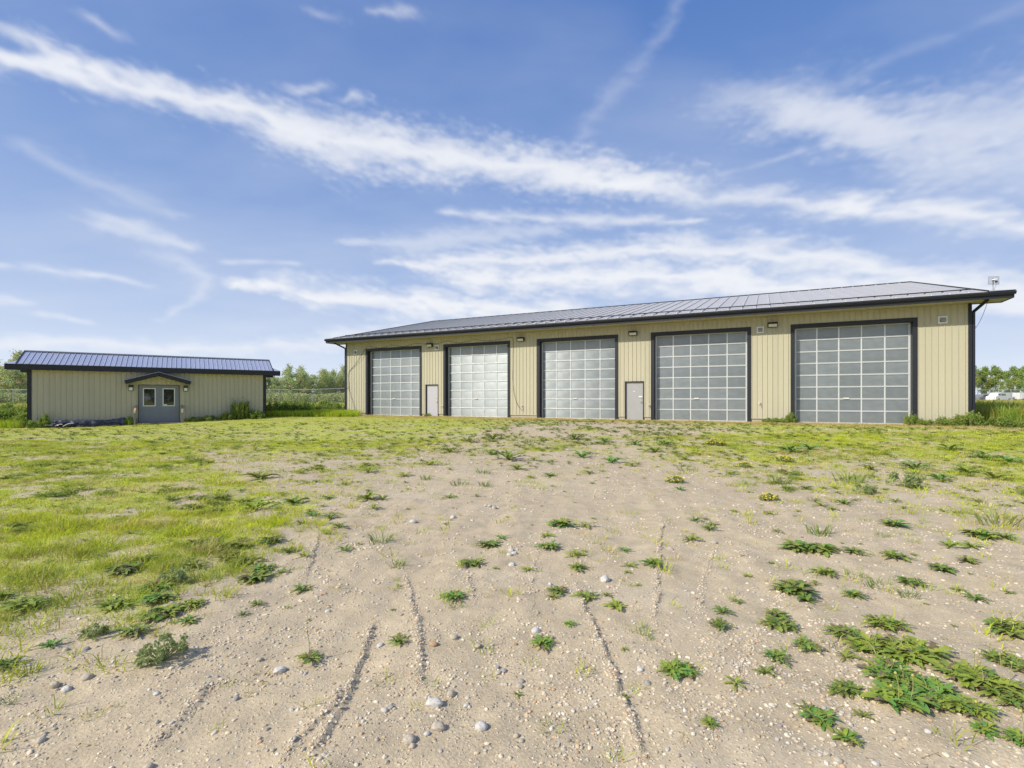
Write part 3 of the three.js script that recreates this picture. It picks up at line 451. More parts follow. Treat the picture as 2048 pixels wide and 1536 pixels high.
  for (const x of [4.44, 6.6]) {
    const rl = new THREE.Group(); rl.name = 'handrail'; shed.add(rl);
    piece('post', rbox(x - 0.045, x + 0.045, -0.05, 0.86, 0.86, 0.95, 0.006), M.greyWood, rl);
    piece('rail', bar([x, 1.06, 0.04], [x, 0.78, 1.02], 0.09, 0.14), x < 5 ? M.newWood : M.greyWood, rl);
    piece('painted_lit_end', bar([x, 0.778, 1.021], [x, 0.772, 1.034], 0.085, 0.135), M.offWhite, rl);  // pale colour on the rail end stands for light falling on it
  }
}

// ------------------------------------------------------------------ fittings on the long building
const wallAt = (px, py) => { const t = DW * Math.tan(Math.atan((px - 1024) / 1020) - TH), Z = DW * Math.cos(TH) - t * Math.sin(TH); return [t, (799 - py) / 1020 * Z + EYE - B0]; };
[[861, 690.5, 'dark wall floodlight between the first overhead door and the small square vent'], [1043, 679, 'dark wall floodlight between the second and third overhead doors, beside the hanging cable'], [1267, 667, 'dark wall floodlight above the grey service door with a sticker'], [1545.5, 650, 'dark wall floodlight beside a white vent, next to the fifth overhead door']].forEach(([px, py, label]) => {
  const [t, y] = wallAt(px, py), o = thing('wall_light', label, 'wall light', onWall(t, y - 0.1, 0.022), -TH, 'floodlights on the workshop wall');
  const s = new THREE.Shape(); s.moveTo(0, 0.22); s.lineTo(0.17, 0.2); s.lineTo(0.21, 0.16); s.lineTo(0.2, 0.13); s.lineTo(0.11, -0.02); s.lineTo(0, -0.02); s.closePath();
  const g = new THREE.ExtrudeGeometry(s, { depth: 0.42, bevelEnabled: true, bevelSize: 0.008, bevelThickness: 0.008, bevelSegments: 1 }); g.rotateY(-Math.PI / 2); g.translate(0.21, 0, 0);
  piece('housing', g, M.darkPlastic, o);
  const l = piece('lens', rbox(-0.185, 0.185, -0.075, 0.075, -0.004, 0.006, 0.004), M.lens, o); l.position.set(0, 0.058, 0.163); l.rotation.x = Math.atan2(0.09, 0.15);
  piece('visor', rbox(-0.22, 0.22, 0.195, 0.215, 0.02, 0.235, 0.006), M.darkPlastic, o);
});
[[711.7, 705, 'white square wall vent between the corner downspout and the first overhead door'], [874, 695.5, 'white square wall vent above the plain pale service door'], [1520.7, 660, 'white square wall vent beside the floodlight next to the fifth overhead door'], [1885, 640, 'white square wall vent on the wide wall panel past the fifth overhead door']].forEach(([px, py, label]) => {
  const [t, y] = wallAt(px, py), o = thing('wall_vent', label, 'vent', onWall(t, y - 0.16, 0.02), -TH, 'vents on the workshop wall');
  piece('plate', merge([box(-0.16, 0.16, 0, 0.07, 0, 0.03), box(-0.16, 0.16, 0.25, 0.32, 0, 0.03), box(-0.16, -0.1, 0.07, 0.25, 0, 0.03), box(0.1, 0.16, 0.07, 0.25, 0, 0.03)]), M.white, o);
  piece('duct', box(-0.1, 0.1, 0.07, 0.25, 0, 0.004), M.dark, o);
  const hg = new THREE.Shape(); hg.moveTo(0, 0.26); hg.lineTo(0.03, 0.26); hg.lineTo(0.13, 0.1); hg.lineTo(0.13, 0.085); hg.lineTo(0.02, 0.235); hg.lineTo(0, 0.235); hg.closePath();
  const h = new THREE.ExtrudeGeometry(hg, { depth: 0.2, bevelEnabled: false }); h.rotateY(-Math.PI / 2); h.translate(0.1, 0, 0.02); piece('hood', h, M.galvanised, o);
  for (let i = 0; i < 3; i++) piece('louvre', box(-0.098, 0.098, 0.085 + i * 0.05, 0.09 + i * 0.05, 0.008, 0.05).rotateX(0), M.galvanised, o);
});
[[884.5, 812, 'outdoor tap beside the plain pale service door'], [1044, 811, 'outdoor tap under the loose end of the hanging cable'], [1298, 810, 'outdoor tap beside the service door with a sticker'], [1519, 806, 'outdoor tap between the fourth and fifth overhead doors']].forEach(([px, py, label]) => {
  const [t, y] = wallAt(px, py), o = thing('outdoor_tap', label, 'tap', onWall(t, y - 0.12, 0.012), -TH, 'taps on the workshop wall');
  piece('spout', tube([[0, 0.1, 0], [0, 0.1, 0.1], [0, 0.08, 0.15], [0, 0.0, 0.17]], 0.018, 12, 8), M.galvanised, o);
  piece('handle', merge([new THREE.TorusGeometry(0.035, 0.009, 6, 14).rotateX(Math.PI / 2).translate(0, 0.16, 0.1), new THREE.CylinderGeometry(0.008, 0.008, 0.06, 8).translate(0, 0.135, 0.1)]), M.offWhite, o);
  piece('flange', rbox(-0.045, 0.045, 0.05, 0.15, -0.01, 0.008, 0.01), M.offWhite, o);
});
{
  const path = (list, out = 0.05) => list.map(([px, py]) => { const [t, y] = wallAt(px, py); return onWall(t, y, out); });
  tag(piece('black_cable', tube(path([[699, 780], [698.5, 765], [698, 745], [710, 730], [722, 712], [732, 697], [735, 692.5], [745, 694], [758, 696], [772, 694], [784, 690], [796, 692], [808, 693], [820, 690], [832, 687], [845, 688], [858, 688.5], [872, 687.5], [884, 685], [895, 682], [908, 684.5], [922, 685.5], [936, 683], [950, 679], [965, 681], [985, 681], [1005, 678.5], [1024, 675], [1026.5, 680], [1026.5, 720], [1026, 760], [1028, 782], [1032, 800], [1039, 815], [1047, 822]], 0.04), 0.009, 260, 6), M.cable, scene), 'loose black cable strung in swags above the first two overhead doors', 'cable');
  tag(piece('black_cable', tube(path([[732, 709], [722, 722], [710, 733], [700, 743], [697.5, 760], [697.5, 776], [703, 795], [708, 812], [711, 823]], 0.035), 0.005, 80, 5), M.cable, scene), 'thin black cord hanging down the wall by the corner downspout', 'cable');
  const a = onShed(SL + 0.02, 2.72, -0.2), [t, y] = wallAt(697.5, 776), b = onWall(t, y, 0.04), pts = [];
  for (let i = 0; i <= 16; i++) { const s = i / 16; pts.push([lerp(a[0], b[0], s), lerp(a[1], b[1], s) - 0.62 * 4 * s * (1 - s), lerp(a[2], b[2], s)]); }
  tag(piece('black_cable', tube(pts, 0.016, 60, 6), M.cable, scene), 'black cable sagging across the gap between the shed and the workshop', 'cable');
  const c = onWall(8.35, EAVE, 0.2), d = onWall(RW + 0.02, 3.95, 0.03);
  tag(piece('antenna_cable', tube([c, [lerp(c[0], d[0], 0.3), lerp(c[1], d[1], 0.42), lerp(c[2], d[2], 0.3)], [lerp(c[0], d[0], 0.65), lerp(c[1], d[1], 0.76), lerp(c[2], d[2], 0.65)], d], 0.008, 30, 5), M.darkPlastic, scene), 'thin cable curving from under the eave return to the corner downspout', 'cable');
  const an = thing('panel_antenna', 'small square wire antenna with white dish on a short roof mast', 'antenna', onWall(8.42, 5.55, 0.5), -0.1);
  piece('mast', new THREE.CylinderGeometry(0.02, 0.02, 0.62, 10).translate(0, 0.25, 0), M.galvanised, an);
  const gr = []; for (let i = 0; i <= 16; i++) gr.push(box(-0.2, 0.2, 0.3 + i * 0.02, 0.304 + i * 0.02, 0.03, 0.036)); for (let i = 0; i <= 8; i++) gr.push(box(-0.2 + i * 0.05, -0.194 + i * 0.05, 0.3, 0.624, 0.03, 0.037));
  gr.push(box(-0.2, 0.2, 0.3, 0.315, 0.028, 0.04), box(-0.2, 0.2, 0.61, 0.625, 0.028, 0.04), box(-0.205, -0.19, 0.3, 0.625, 0.028, 0.04), box(0.19, 0.205, 0.3, 0.625, 0.028, 0.04));
  piece('reflector_grid', merge(gr), M.galvanised, an);
  piece('dish', new THREE.SphereGeometry(0.13, 20, 10, 0, Math.PI * 2, 0, 1.25).scale(1, 0.6, 0.8).translate(0, 0.44, 0.1), M.white, an);
  piece('radio_box', rbox(0.03, 0.1, 0.37, 0.43, 0.05, 0.11, 0.008), M.darkPlastic, an);
  piece('lead', tube([[0.08, 0.37, 0.07], [0.07, 0.25, 0.05], [0.02, 0.12, 0.04], [0.02, 0, 0.03]], 0.006, 16, 5), M.darkPlastic, an);
  piece('foot', rbox(-0.07, 0.07, -0.08, -0.04, -0.07, 0.07, 0.006), M.galvanised, an);
}
// ------------------------------------------------------------------ fittings at the shed
[[4.22, 'small lantern on the shed wall, on the tarpaulin side of the doors'], [6.77, 'small lantern on the shed wall, on the tall weed side of the doors']].forEach(([x, label]) => {
  const o = thing('shed_lantern', label, 'wall light', onShed(x, 1.92, 0.022), AL, 'lanterns on the shed wall');
  piece('back_plate', rbox(-0.11, 0.11, 0, 0.34, 0, 0.02, 0.006), M.darkPlastic, o); piece('lens', rbox(-0.085, 0.085, 0.03, 0.2, 0.02, 0.13, 0.02), M.white, o); piece('hood', rbox(-0.11, 0.11, 0.205, 0.31, 0.02, 0.16, 0.012), M.darkPlastic, o);
});
{
  function crumple(x0, x1, z0, z1, nx, nz, f, m, name, label) {
    const p = [], idx = [], uv = [];
    for (let j = 0; j <= nz; j++) for (let i = 0; i <= nx; i++) { const u = i / nx, v = j / nz, x = lerp(x0, x1, u) + 0.05 * noise(u * 9 + 3, v * 5), z = lerp(z0, z1, v) + 0.06 * noise(u * 11, v * 3 + 8), q = onShed(x, 0, z); p.push(q[0], Math.max(ground(q[0], q[2]) + 0.012, S0[1] + f(u, v)), q[2]); uv.push(x, z); if (i < nx && j < nz) { const a = j * (nx + 1) + i; idx.push(a, a + nx + 1, a + 1, a + 1, a + nx + 1, a + nx + 2); } }
    const g = new THREE.BufferGeometry(); g.setAttribute('position', new THREE.Float32BufferAttribute(p, 3)); g.setAttribute('uv', new THREE.Float32BufferAttribute(uv, 2)); g.setIndex(idx); g.computeVertexNormals();
    return tag(piece(name, g, m, scene), label, 'tarpaulin');
  }
  const ridge = (u, v) => Math.abs(noise(u * 13, v * 4)) * 0.09 + Math.abs(noise(u * 30 + 5, v * 9)) * 0.04;
  crumple(0.95, 4.05, 0.05, 0.5, 90, 16, (u, v) => (0.34 + 0.14 * sstep(0.75, 0.97, u) - 0.06 * u) * (1 - sstep(0.45, 1, v)) * sstep(0, 0.06, u) * (1 - sstep(0.97, 1, u)) + ridge(u, v), std(0.075, 0.08, 0.1, 0.3), 'tarpaulin', 'crumpled silver grey plastic sheet along the foot of the shed wall');
  crumple(0.9, 4.0, 0.38, 0.85, 90, 12, (u, v) => (0.19 + 0.08 * noise(u * 8, 2)) * Math.sin(Math.PI * clamp(v * 1.1)) * sstep(0, 0.08, u) * (1 - sstep(0.9, 1, u)) + ridge(u + 4, v) * 0.7, std(0.012, 0.012, 0.014, 0.3), 'tarpaulin', 'black plastic sheet bunched in the grass below the grey sheet');
  const r = rng(77);
  for (let i = 0; i < 6; i++) { const x = 0.75 + r() * 0.8, z = 0.45 + r() * 0.4, a = r() * 2.6, l = 0.35 + r() * 0.5, A = onShed(x, 0.06, z), B = onShed(x + Math.cos(a) * l, 0.1 + r() * 0.14, z + Math.sin(a) * l * 0.5); tag(piece('broken_branch', tube([A, [(A[0] + B[0]) / 2, (A[1] + B[1]) / 2 + 0.05, (A[2] + B[2]) / 2], B], 0.018 + r() * 0.01, 8, 6), std(0.55, 0.5, 0.44, 0.8), scene), 'pale bare branch lying over the end of the black sheet', 'branch', 'pale branches by the shed'); }
}

// ------------------------------------------------------------------ chain link fence behind the buildings
{
  const FZ = -46, FH = 2.39, bay = 3.0, x0 = -66, n = 48, gy = (x) => ground(x, FZ);
  const f = thing('chain_link_fence', 'galvanised chain link fence running behind shed and workshop', 'fence', [0, 0, FZ], 0);
  const postG = merge([new THREE.CylinderGeometry(0.03, 0.03, FH + 0.3, 8).translate(0, FH / 2 - 0.15, 0), new THREE.SphereGeometry(0.036, 8, 6).translate(0, FH, 0)]);
  const wires = [], gap = 0.11, hh = FH - 0.12;
  for (let s = -hh; s < bay; s += gap) for (const d of [0, 1]) {
    let a = Math.max(0, s), b = Math.min(bay, s + hh); if (b - a < 0.05) continue;
    const ya = a - s + 0.05, yb = b - s + 0.05, P = d ? [bay - a, ya, 0.036] : [a, ya, 0.03], Q = d ? [bay - b, yb, 0.036] : [b, yb, 0.03];
    const A = new THREE.Vector3(...P), B = new THREE.Vector3(...Q), g = new THREE.CylinderGeometry(0.0028, 0.0028, A.distanceTo(B), 3, 1, true); g.applyQuaternion(new THREE.Quaternion().setFromUnitVectors(new THREE.Vector3(0, 1, 0), B.clone().sub(A).normalize())); g.translate((P[0] + Q[0]) / 2, (P[1] + Q[1]) / 2, (P[2] + Q[2]) / 2); wires.push(g);
  }
  const wireG = merge(wires);
  for (let i = 0; i <= n; i++) {
    const x = x0 + i * bay; if (x > 2 && x < 38) continue;     // wholly behind the workshop
    const p = piece('post', postG, M.galvanised, f); p.position.set(x, gy(x), 0);
    if (i < n && !(x + bay > 2 && x < 38)) { const w = piece('wire_netting', wireG, M.galvanised, f); w.position.set(x, gy(x), 0); piece('top_rail', bar([x, gy(x) + FH - 0.05, 0], [x + bay, gy(x + bay) + FH - 0.05, 0], 0.042), M.galvanised, f); }
  }
  const gx = at(655, 900); const g0 = (655 - 1024) / 1020 * 46;
  piece('bottom_rail', bar([g0, gy(g0) + 1.05, 0.05], [g0 + 1.9, gy(g0) + 1.05, 0.05], 0.035), M.galvanised, f);
}

// ------------------------------------------------------------------ trees
function leafCloud(r, n, pick, size, tone) {                  // many leaf-sized faces, coloured leaf by leaf
  const pos = new Float32Array(n * 12), col = new Float32Array(n * 12), idx = new Uint32Array(n * 6), a = new THREE.Vector3(), b = new THREE.Vector3(), c = new THREE.Vector3();
  for (let i = 0; i < n; i++) {
    const p = pick(), s = size * (0.6 + r() * 0.8); a.set(r() - 0.5, r() - 0.5, r() - 0.5).normalize(); b.set(r() - 0.5, r() - 0.5, r() - 0.5).cross(a).normalize().multiplyScalar(s * 0.36); a.multiplyScalar(s * 0.62);
    const q = [[-1, 0], [0, -1], [1, 0], [0, 1]]; q.forEach(([u, v], k) => { c.set(p[0], p[1], p[2]).addScaledVector(a, u).addScaledVector(b, v); pos.set([c.x, c.y, c.z], i * 12 + k * 3); });
    const t = tone(p); for (let k = 0; k < 4; k++) col.set(t, i * 12 + k * 3); idx.set([0, 1, 2, 0, 2, 3].map((v) => v + i * 4), i * 6);
  }
  const g = new THREE.BufferGeometry(); g.setAttribute('position', new THREE.BufferAttribute(pos, 3)); g.setAttribute('color', new THREE.BufferAttribute(col, 3)); g.setIndex(new THREE.BufferAttribute(idx, 1)); g.computeVertexNormals(); return g;
}
const leafM = new THREE.MeshPhysicalMaterial({ vertexColors: true, roughness: 0.9, specularIntensity: 0.3, transmission: 0.5, thickness: 0 }), barkM = std(0.24, 0.2, 0.16, 0.9), paleBark = std(0.42, 0.4, 0.34, 0.9);
function limb(a, b, r0, r1, sides = 6) { const A = new THREE.Vector3(...a), B = new THREE.Vector3(...b), g = new THREE.CylinderGeometry(r1, r0, A.distanceTo(B), sides, 1, true); g.applyQuaternion(new THREE.Quaternion().setFromUnitVectors(new THREE.Vector3(0, 1, 0), B.clone().sub(A).normalize())); return g.translate((a[0] + b[0]) / 2, (a[1] + b[1]) / 2, (a[2] + b[2]) / 2); }
function makeTreeParts(seed, kind) {
  const r = rng(seed), H = 8, wood = [], clumps = [];
  const stems = kind === 'poplar' ? 1 : 4;
  for (let s = 0; s < stems; s++) {
    const lean = kind === 'poplar' ? 0.3 : 2.2, bx = stems > 1 ? (r() - 0.5) * 1.6 : 0, bz = stems > 1 ? (r() - 0.5) * 1.6 : 0, h = H * (stems > 1 ? 0.6 + r() * 0.42 : 1), tx = bx + (r() - 0.5) * lean, tz = bz + (r() - 0.5) * lean, pts = [];
    for (let k = 0; k <= 6; k++) { const t = k / 6; pts.push([lerp(bx, tx, t) + (k ? (r() - 0.5) * 0.25 : 0), t * h, lerp(bz, tz, t) + (k ? (r() - 0.5) * 0.25 : 0)]); }
    for (let k = 0; k < 6; k++) wood.push(limb(pts[k], pts[k + 1], 0.13 * (1 - k / 6.3) * (stems > 1 ? 0.6 : 1), 0.13 * (1 - (k + 1) / 6.3) * (stems > 1 ? 0.6 : 1)));
    const nb = kind === 'poplar' ? 26 : 15;
    for (let i = 0; i < nb; i++) {
      const t = (kind === 'poplar' ? 0.16 : 0.12) + 0.84 * Math.pow((i + r()) / nb, 0.9), k = Math.min(5, Math.floor(t * 6)), f = t * 6 - k, o = [0, 1, 2].map((c) => lerp(pts[k][c], pts[k + 1][c], f)), az = r() * 6.283;
      const rad = (kind === 'poplar' ? 1.45 * Math.pow(Math.sin(Math.PI * Math.pow(clamp((t - 0.06) / 0.98), 0.75)), 0.8) : 1.5 * Math.sin(Math.PI * clamp(0.12 + t * 0.82))) * (0.55 + r() * 0.55), e = [o[0] + Math.cos(az) * rad, o[1] + rad * (kind === 'poplar' ? 0.9 : 0.55), o[2] + Math.sin(az) * rad];
      wood.push(limb(o, e, 0.03 * (1.2 - t), 0.008, 4)); for (const q of [0.55, 0.8, 1]) clumps.push([lerp(o[0], e[0], q), lerp(o[1], e[1], q), lerp(o[2], e[2], q), 0.28 + r() * 0.3]);
    }
    clumps.push([...pts[6], 0.25]);
  }
  const base = kind === 'poplar' ? [0.36, 0.45, 0.14] : [0.47, 0.52, 0.26], tones = clumps.map(() => [0.8 + r() * 0.45, 0.85 + r() * 0.35, 0.7 + r() * 0.6]), gauss = () => (r() + r() + r() - 1.5) * 1.15; let last = 0;
  const crown = leafCloud(r, kind === 'poplar' ? 3600 : 4600, () => { last = Math.floor(r() * clumps.length); const c = clumps[last]; return [c[0] + gauss() * c[3], c[1] + gauss() * c[3] * 1.1, c[2] + gauss() * c[3]]; }, kind === 'poplar' ? 0.2 : 0.19, () => { const k = 0.8 + r() * 0.4, t = tones[last]; return [base[0] * t[0] * k, base[1] * t[1] * k, base[2] * t[2] * k]; });
  return { trunk: merge(wood), crown };
}
const TREES = { poplar: [1, 2, 3].map((s) => makeTreeParts(300 + s, 'poplar')), willow: [1, 2, 3].map((s) => makeTreeParts(400 + s, 'willow')) };
{
  const r = rng(17); let n = 0;
  function tree(kind, x, z, h, wide, label, group) {
    const p = TREES[kind][n++ % 3], o = thing(kind === 'poplar' ? 'poplar_tree' : 'willow_tree', label, 'tree', [x, ground(x, z) - 0.1, z], r() * 6.28, group); o.scale.set(h / 8 * wide, h / 8, h / 8 * wide);
    piece('trunk', p.trunk, kind === 'poplar' ? paleBark : barkM, o); piece('crown', p.crown, leafM, o);
  }
  const px = (p, Z) => (p - 1024) / 1020 * Z;
  for (const [p, Z, h] of [[538, 100, 6.6], [552, 92, 5.4], [565, 104, 7.2], [580, 96, 6.4], [592, 90, 7.6], [606, 101, 7.4], [618, 96, 6.2], [632, 106, 7.3], [645, 92, 6.4], [657, 100, 7.4], [668, 94, 6.9], [681, 103, 7.6], [692, 97, 7.0], [706, 102, 7.2], [512, 98, 7.0]]) tree('willow', px(p, Z), -Z, h, 1.05, 'leafy willow behind the fence in the gap between shed and workshop', 'willows seen between the buildings');
  for (const [p, Z, h] of [[-170, 94, 9.0], [-145, 90, 9.6], [-118, 96, 8.8], [-92, 92, 9.8], [-66, 97, 9.0], [-40, 92, 9.5], [-14, 96, 9.0], [6, 90, 8.8], [22, 98, 10.2], [36, 90, 8.4], [52, 100, 8.6], [70, 95, 8.0]]) tree('willow', px(p, Z), -Z, h, 1.0, 'leafy willow behind the fence at the closed end of the shed', 'willows past the shed');
  for (let i = 0; i < 20; i++) { const p = 1936 + i * 12.5 + (r() - 0.5) * 5, Z = 132 + (r() - 0.5) * 10; tree('poplar', px(p, Z), -Z, 7.0 + r() * 1.6 + (i > 7 ? 0.6 : 0), 1.0, 'poplar in the far row across the open field', 'row of poplars across the field'); }
  // what the door glass mirrors: a belt of trees behind the photographer
  for (let i = 0; i < 22; i++) { const a = (i < 12 ? 136 + i * 2.9 + r() * 2 : 180 + (i - 12) * 7 + r() * 4) * R, d = 50 + r() * 10, x = Math.sin(a) * d * 0.9 + 4, z = -Math.cos(a) * d + 2; tree(i % 3 ? 'willow' : 'poplar', x, z, 8 + r() * 3, 1.5, 'tall tree in the belt across the yard, mirrored in the door glass', 'trees mirrored in the doors'); }
}
// undergrowth at the foot of the willows
{
  const r = rng(23), spots = []; for (let i = 0; i < 26; i++) { const p = 500 + i * 9, Z = 84 + r() * 6; spots.push([(p - 1024) / 1020 * Z, -Z]); } for (let i = 0; i < 12; i++) { const p = -40 + i * 10, Z = 80 + r() * 6; spots.push([(p - 1024) / 1020 * Z, -Z]); }
  const g = leafCloud(r, 12000, () => { const s = spots[Math.floor(r() * spots.length)], x = s[0] + (r() + r() - 1) * 1.6, z = s[1] + (r() - 0.5) * 2; return [x, ground(x, z) + Math.pow(r(), 1.3) * 1.9, z]; }, 0.3, () => { const k = 0.8 + r() * 0.5; return [0.43 * k, 0.48 * k, 0.2 * k]; });
  tag(piece('undergrowth', g, leafM, scene), 'grey green undergrowth along the foot of the willows', 'undergrowth', null, 'stuff');
}

// ------------------------------------------------------------------ vehicles parked across the field
{
  const tyre = std(0.02, 0.02, 0.02, 0.9), paint = std(0.75, 0.75, 0.74, 0.35), grey = std(0.2, 0.21, 0.23, 0.4), red = std(0.16, 0.09, 0.08, 0.5);
  const body = (pts, w, m, name, o) => { const s = new THREE.Shape(); pts.forEach(([x, y], i) => (i ? s.lineTo(x, y) : s.moveTo(x, y))); s.closePath(); const g = new THREE.ExtrudeGeometry(s, { depth: w - 0.1, bevelEnabled: true, bevelSize: 0.05, bevelThickness: 0.05, bevelSegments: 2 }); g.translate(0, 0, -w / 2 + 0.05); return piece(name, g, m, o); };
  const wheels = (o, xs, rad, w) => { for (const x of xs) for (const s of [-1, 1]) { const q = piece('wheel', new THREE.CylinderGeometry(rad, rad, 0.22, 18).rotateX(Math.PI / 2), tyre, o); q.position.set(x, rad, s * (w / 2 - 0.1)); piece('rim', new THREE.CylinderGeometry(rad * 0.6, rad * 0.6, 0.24, 14).rotateX(Math.PI / 2), M.chrome, q); } };
  const spot = (p, Z) => { const x = (p - 1024) / 1020 * Z; return [x, ground(x, -Z) - 0.02, -Z]; };
  let o = thing('white_van', 'white van with a long roof rack parked before the poplars', 'van', spot(1998, 104), 0.25);
  body([[-2.3, 0.35], [2.3, 0.35], [2.3, 1.75], [-0.9, 1.75], [-1.6, 1.2], [-2.25, 1.0]], 1.8, paint, 'body', o); piece('windscreen', box(-1.52, -0.98, 1.24, 1.66, 0.83, 0.915), M.glass, o); piece('side_window', box(-0.8, 0.4, 1.2, 1.6, 0.86, 0.915), M.glass, o); wheels(o, [-1.5, 1.5], 0.34, 1.8); piece('roof_rack', merge([box(-0.8, 2.2, 1.83, 1.88, -0.75, -0.7), box(-0.8, 2.2, 1.83, 1.88, 0.7, 0.75)]), M.galvanised, o);
  o = thing('grey_car', 'low grey car parked in front of dark sheds near the poplars', 'car', spot(1968, 106), 0.1);
  body([[-2.1, 0.3], [2.1, 0.3], [2.15, 0.8], [1.3, 0.92], [0.7, 1.38], [-0.9, 1.4], [-1.5, 0.95], [-2.1, 0.85]], 1.7, grey, 'body', o); piece('side_window', box(-0.85, 0.55, 0.95, 1.3, 0.82, 0.865), M.glass, o); wheels(o, [-1.3, 1.3], 0.31, 1.7);
  o = thing('white_trailer', 'small white box trailer standing past the white van', 'trailer', spot(2041, 104), 0);
  body([[-0.9, 0.5], [0.9, 0.5], [0.9, 1.75], [-0.9, 1.75]], 1.5, paint, 'box_body', o); wheels(o, [0], 0.32, 1.5); piece('tow_bar', bar([-0.9, 0.52, 0], [-1.9, 0.5, 0], 0.08), tyre, o); piece('door', box(-0.5, 0.5, 0.62, 1.6, 0.75, 0.78), paint, o);
  o = thing('dark_shed', 'low dark shed under the poplars behind the parked van', 'shed', spot(2018, 118), 0);
  piece('wall', box(-4, 4, 0, 1.4, -2, 2), red, o); body([[-4.2, 1.4], [4.2, 1.4], [4.2, 1.5], [-4.2, 1.5]], 4.5, grey, 'roof', o); piece('door', box(-0.6, 0.6, 0, 1.25, 2, 2.04), grey, o);
}

// which overhead door a thing lies out from, and how far
const SEEN = [];                                             // what lies near, for the descriptions
function doorName(x, z, what) {
  const [t, f] = wallCoord(x, z); let k = 0; DOORS.forEach((d, i) => { if (Math.abs(d + DWID / 2 - t) < Math.abs(DOORS[k] + DWID / 2 - t)) k = i; });
  let best = null, bd = 0.9; for (const s of SEEN) { const d = Math.hypot(s[0] - x, s[1] - z); if (d > 0.01 && d < bd && s[2] !== what) { bd = d; best = s[2]; } }
  return { out: `${f < 12 ? 'close' : f < 19 ? 'midway' : f < 24 ? 'well' : 'far'} out from ${['first', 'second', 'third', 'fourth', 'fifth'][k]} overhead door`, by: best ? ` by ${best}` : '' };
}
// ------------------------------------------------------------------ stones lying on the gravel
{
  const r = rng(41), stoneG = [0, 1, 2, 3].map((k) => { const g = new THREE.IcosahedronGeometry(1, 3), p = g.attributes.position, f = 1.1 + k * 0.3; for (let i = 0; i < p.count; i++) { const x = p.getX(i), y = p.getY(i), z = p.getZ(i), s = 1 + 0.14 * noise(x * f + k * 9, y * f + z) + 0.1 * noise(z * f * 1.7 + k, x - y) + (k === 3 ? 0.12 * noise(x * 3.1, z * 3.1 + y * 2) : 0); p.setXYZ(i, x * s, y * s * 0.62, z * s * 0.8); } g.computeVertexNormals(); return toCreasedNormals(g, 1); });
  const stoneTex = canvasTexture(256, 256, (u, v) => { const k = 0.9 + 0.1 * tnoise(u * 12, v * 12, 12) + 0.08 * tnoise(u * 60, v * 60, 60); return k; });
  const T = { c: ['cream', std(0.55, 0.48, 0.37, 0.85, 0, { map: stoneTex })], w: ['white', std(0.66, 0.63, 0.57, 0.85, 0, { map: stoneTex })], g: ['grey', std(0.40, 0.38, 0.35, 0.85, 0, { map: stoneTex })], o: ['orange brown', std(0.5, 0.33, 0.19, 0.85, 0, { map: stoneTex })] };
  const list = 'c877,1456,27 w963,1453,26 c819,1483,27 c825,1495,15 w869,1408,31 c902,1387,19 w854,1469,12 c1033,1470,15 c1043,1481,12 c997,1341,12 g1008,1338,12 g995,1333,12 g1043,1360,12 c1039,1371,15 c1012,1364,10 g1295,1370,13 w1281,1342,14 o867,1291,17 c908,1276,17 c953,1291,19 w761,1289,14 o1030,1288,10 w1072,1263,19 w933,1407,12 g783,1411,12 w769,1418,14 w1210,1161,21 w906,1037,13 w826,1047,13 c988,1016,12 w980,1013,11 c973,1012,10 w1024,1131,13 w1019,1112,12 w1028,1109,12 w1022,1103,11 c1654,1509,14 c1676,1522,17 c1784,1479,13 w1751,1528,14 w1856,1471,13 g1560,1449,9 w1576,1486,8 c132,1296,12 g171,1297,14 c109,1370,20 w133,1377,20 c174,1357,20 c297,1530,20 c81,1482,17 g472,1397,13 w560,1342,21 c519,1320,13 w313,1392,12 c314,1448,10 w656,1223,10 c1340,1097,11 w1100,1168,9 c1428,1085,12 c1674,1123,9 o1390,1200,8';
  for (const w of list.split(' ')) { const [px, py, s] = w.slice(1).split(',').map(Number); SEEN.push([...at(px, py), `${T[w[0]][0]} ${s > 17 ? 'cobble' : 'stone'}`]); }
  for (const w of list.split(' ')) {
    const [px, py, s] = w.slice(1).split(',').map(Number), [x, z] = at(px, py), rad = s * -z / 1020 / 2, big = s > 17, [tone, m] = T[w[0]];
    const dd = doorName(x, z, `${tone} ${big ? 'cobble' : 'stone'}`), label = (big ? `large ${tone} cobble` : `small ${tone} stone`) + dd.by + ', ' + dd.out, o = piece(big ? 'cobble' : 'stone', stoneG[w === 'w869,1408,31' ? 3 : Math.floor(r() * 4)], m, scene); o.scale.set(rad * (1 + r() * 0.2), rad * (0.9 + r() * 0.3), rad * (0.95 + r() * 0.3)); o.position.set(x, ground(x, z) + rad * 0.22, z); o.rotation.set((r() - 0.5) * 0.3, r() * 6.3, (r() - 0.5) * 0.3);
    tag(o, label, big ? 'cobble' : 'stone', label.replace(',', '') + ' group');
  }
}
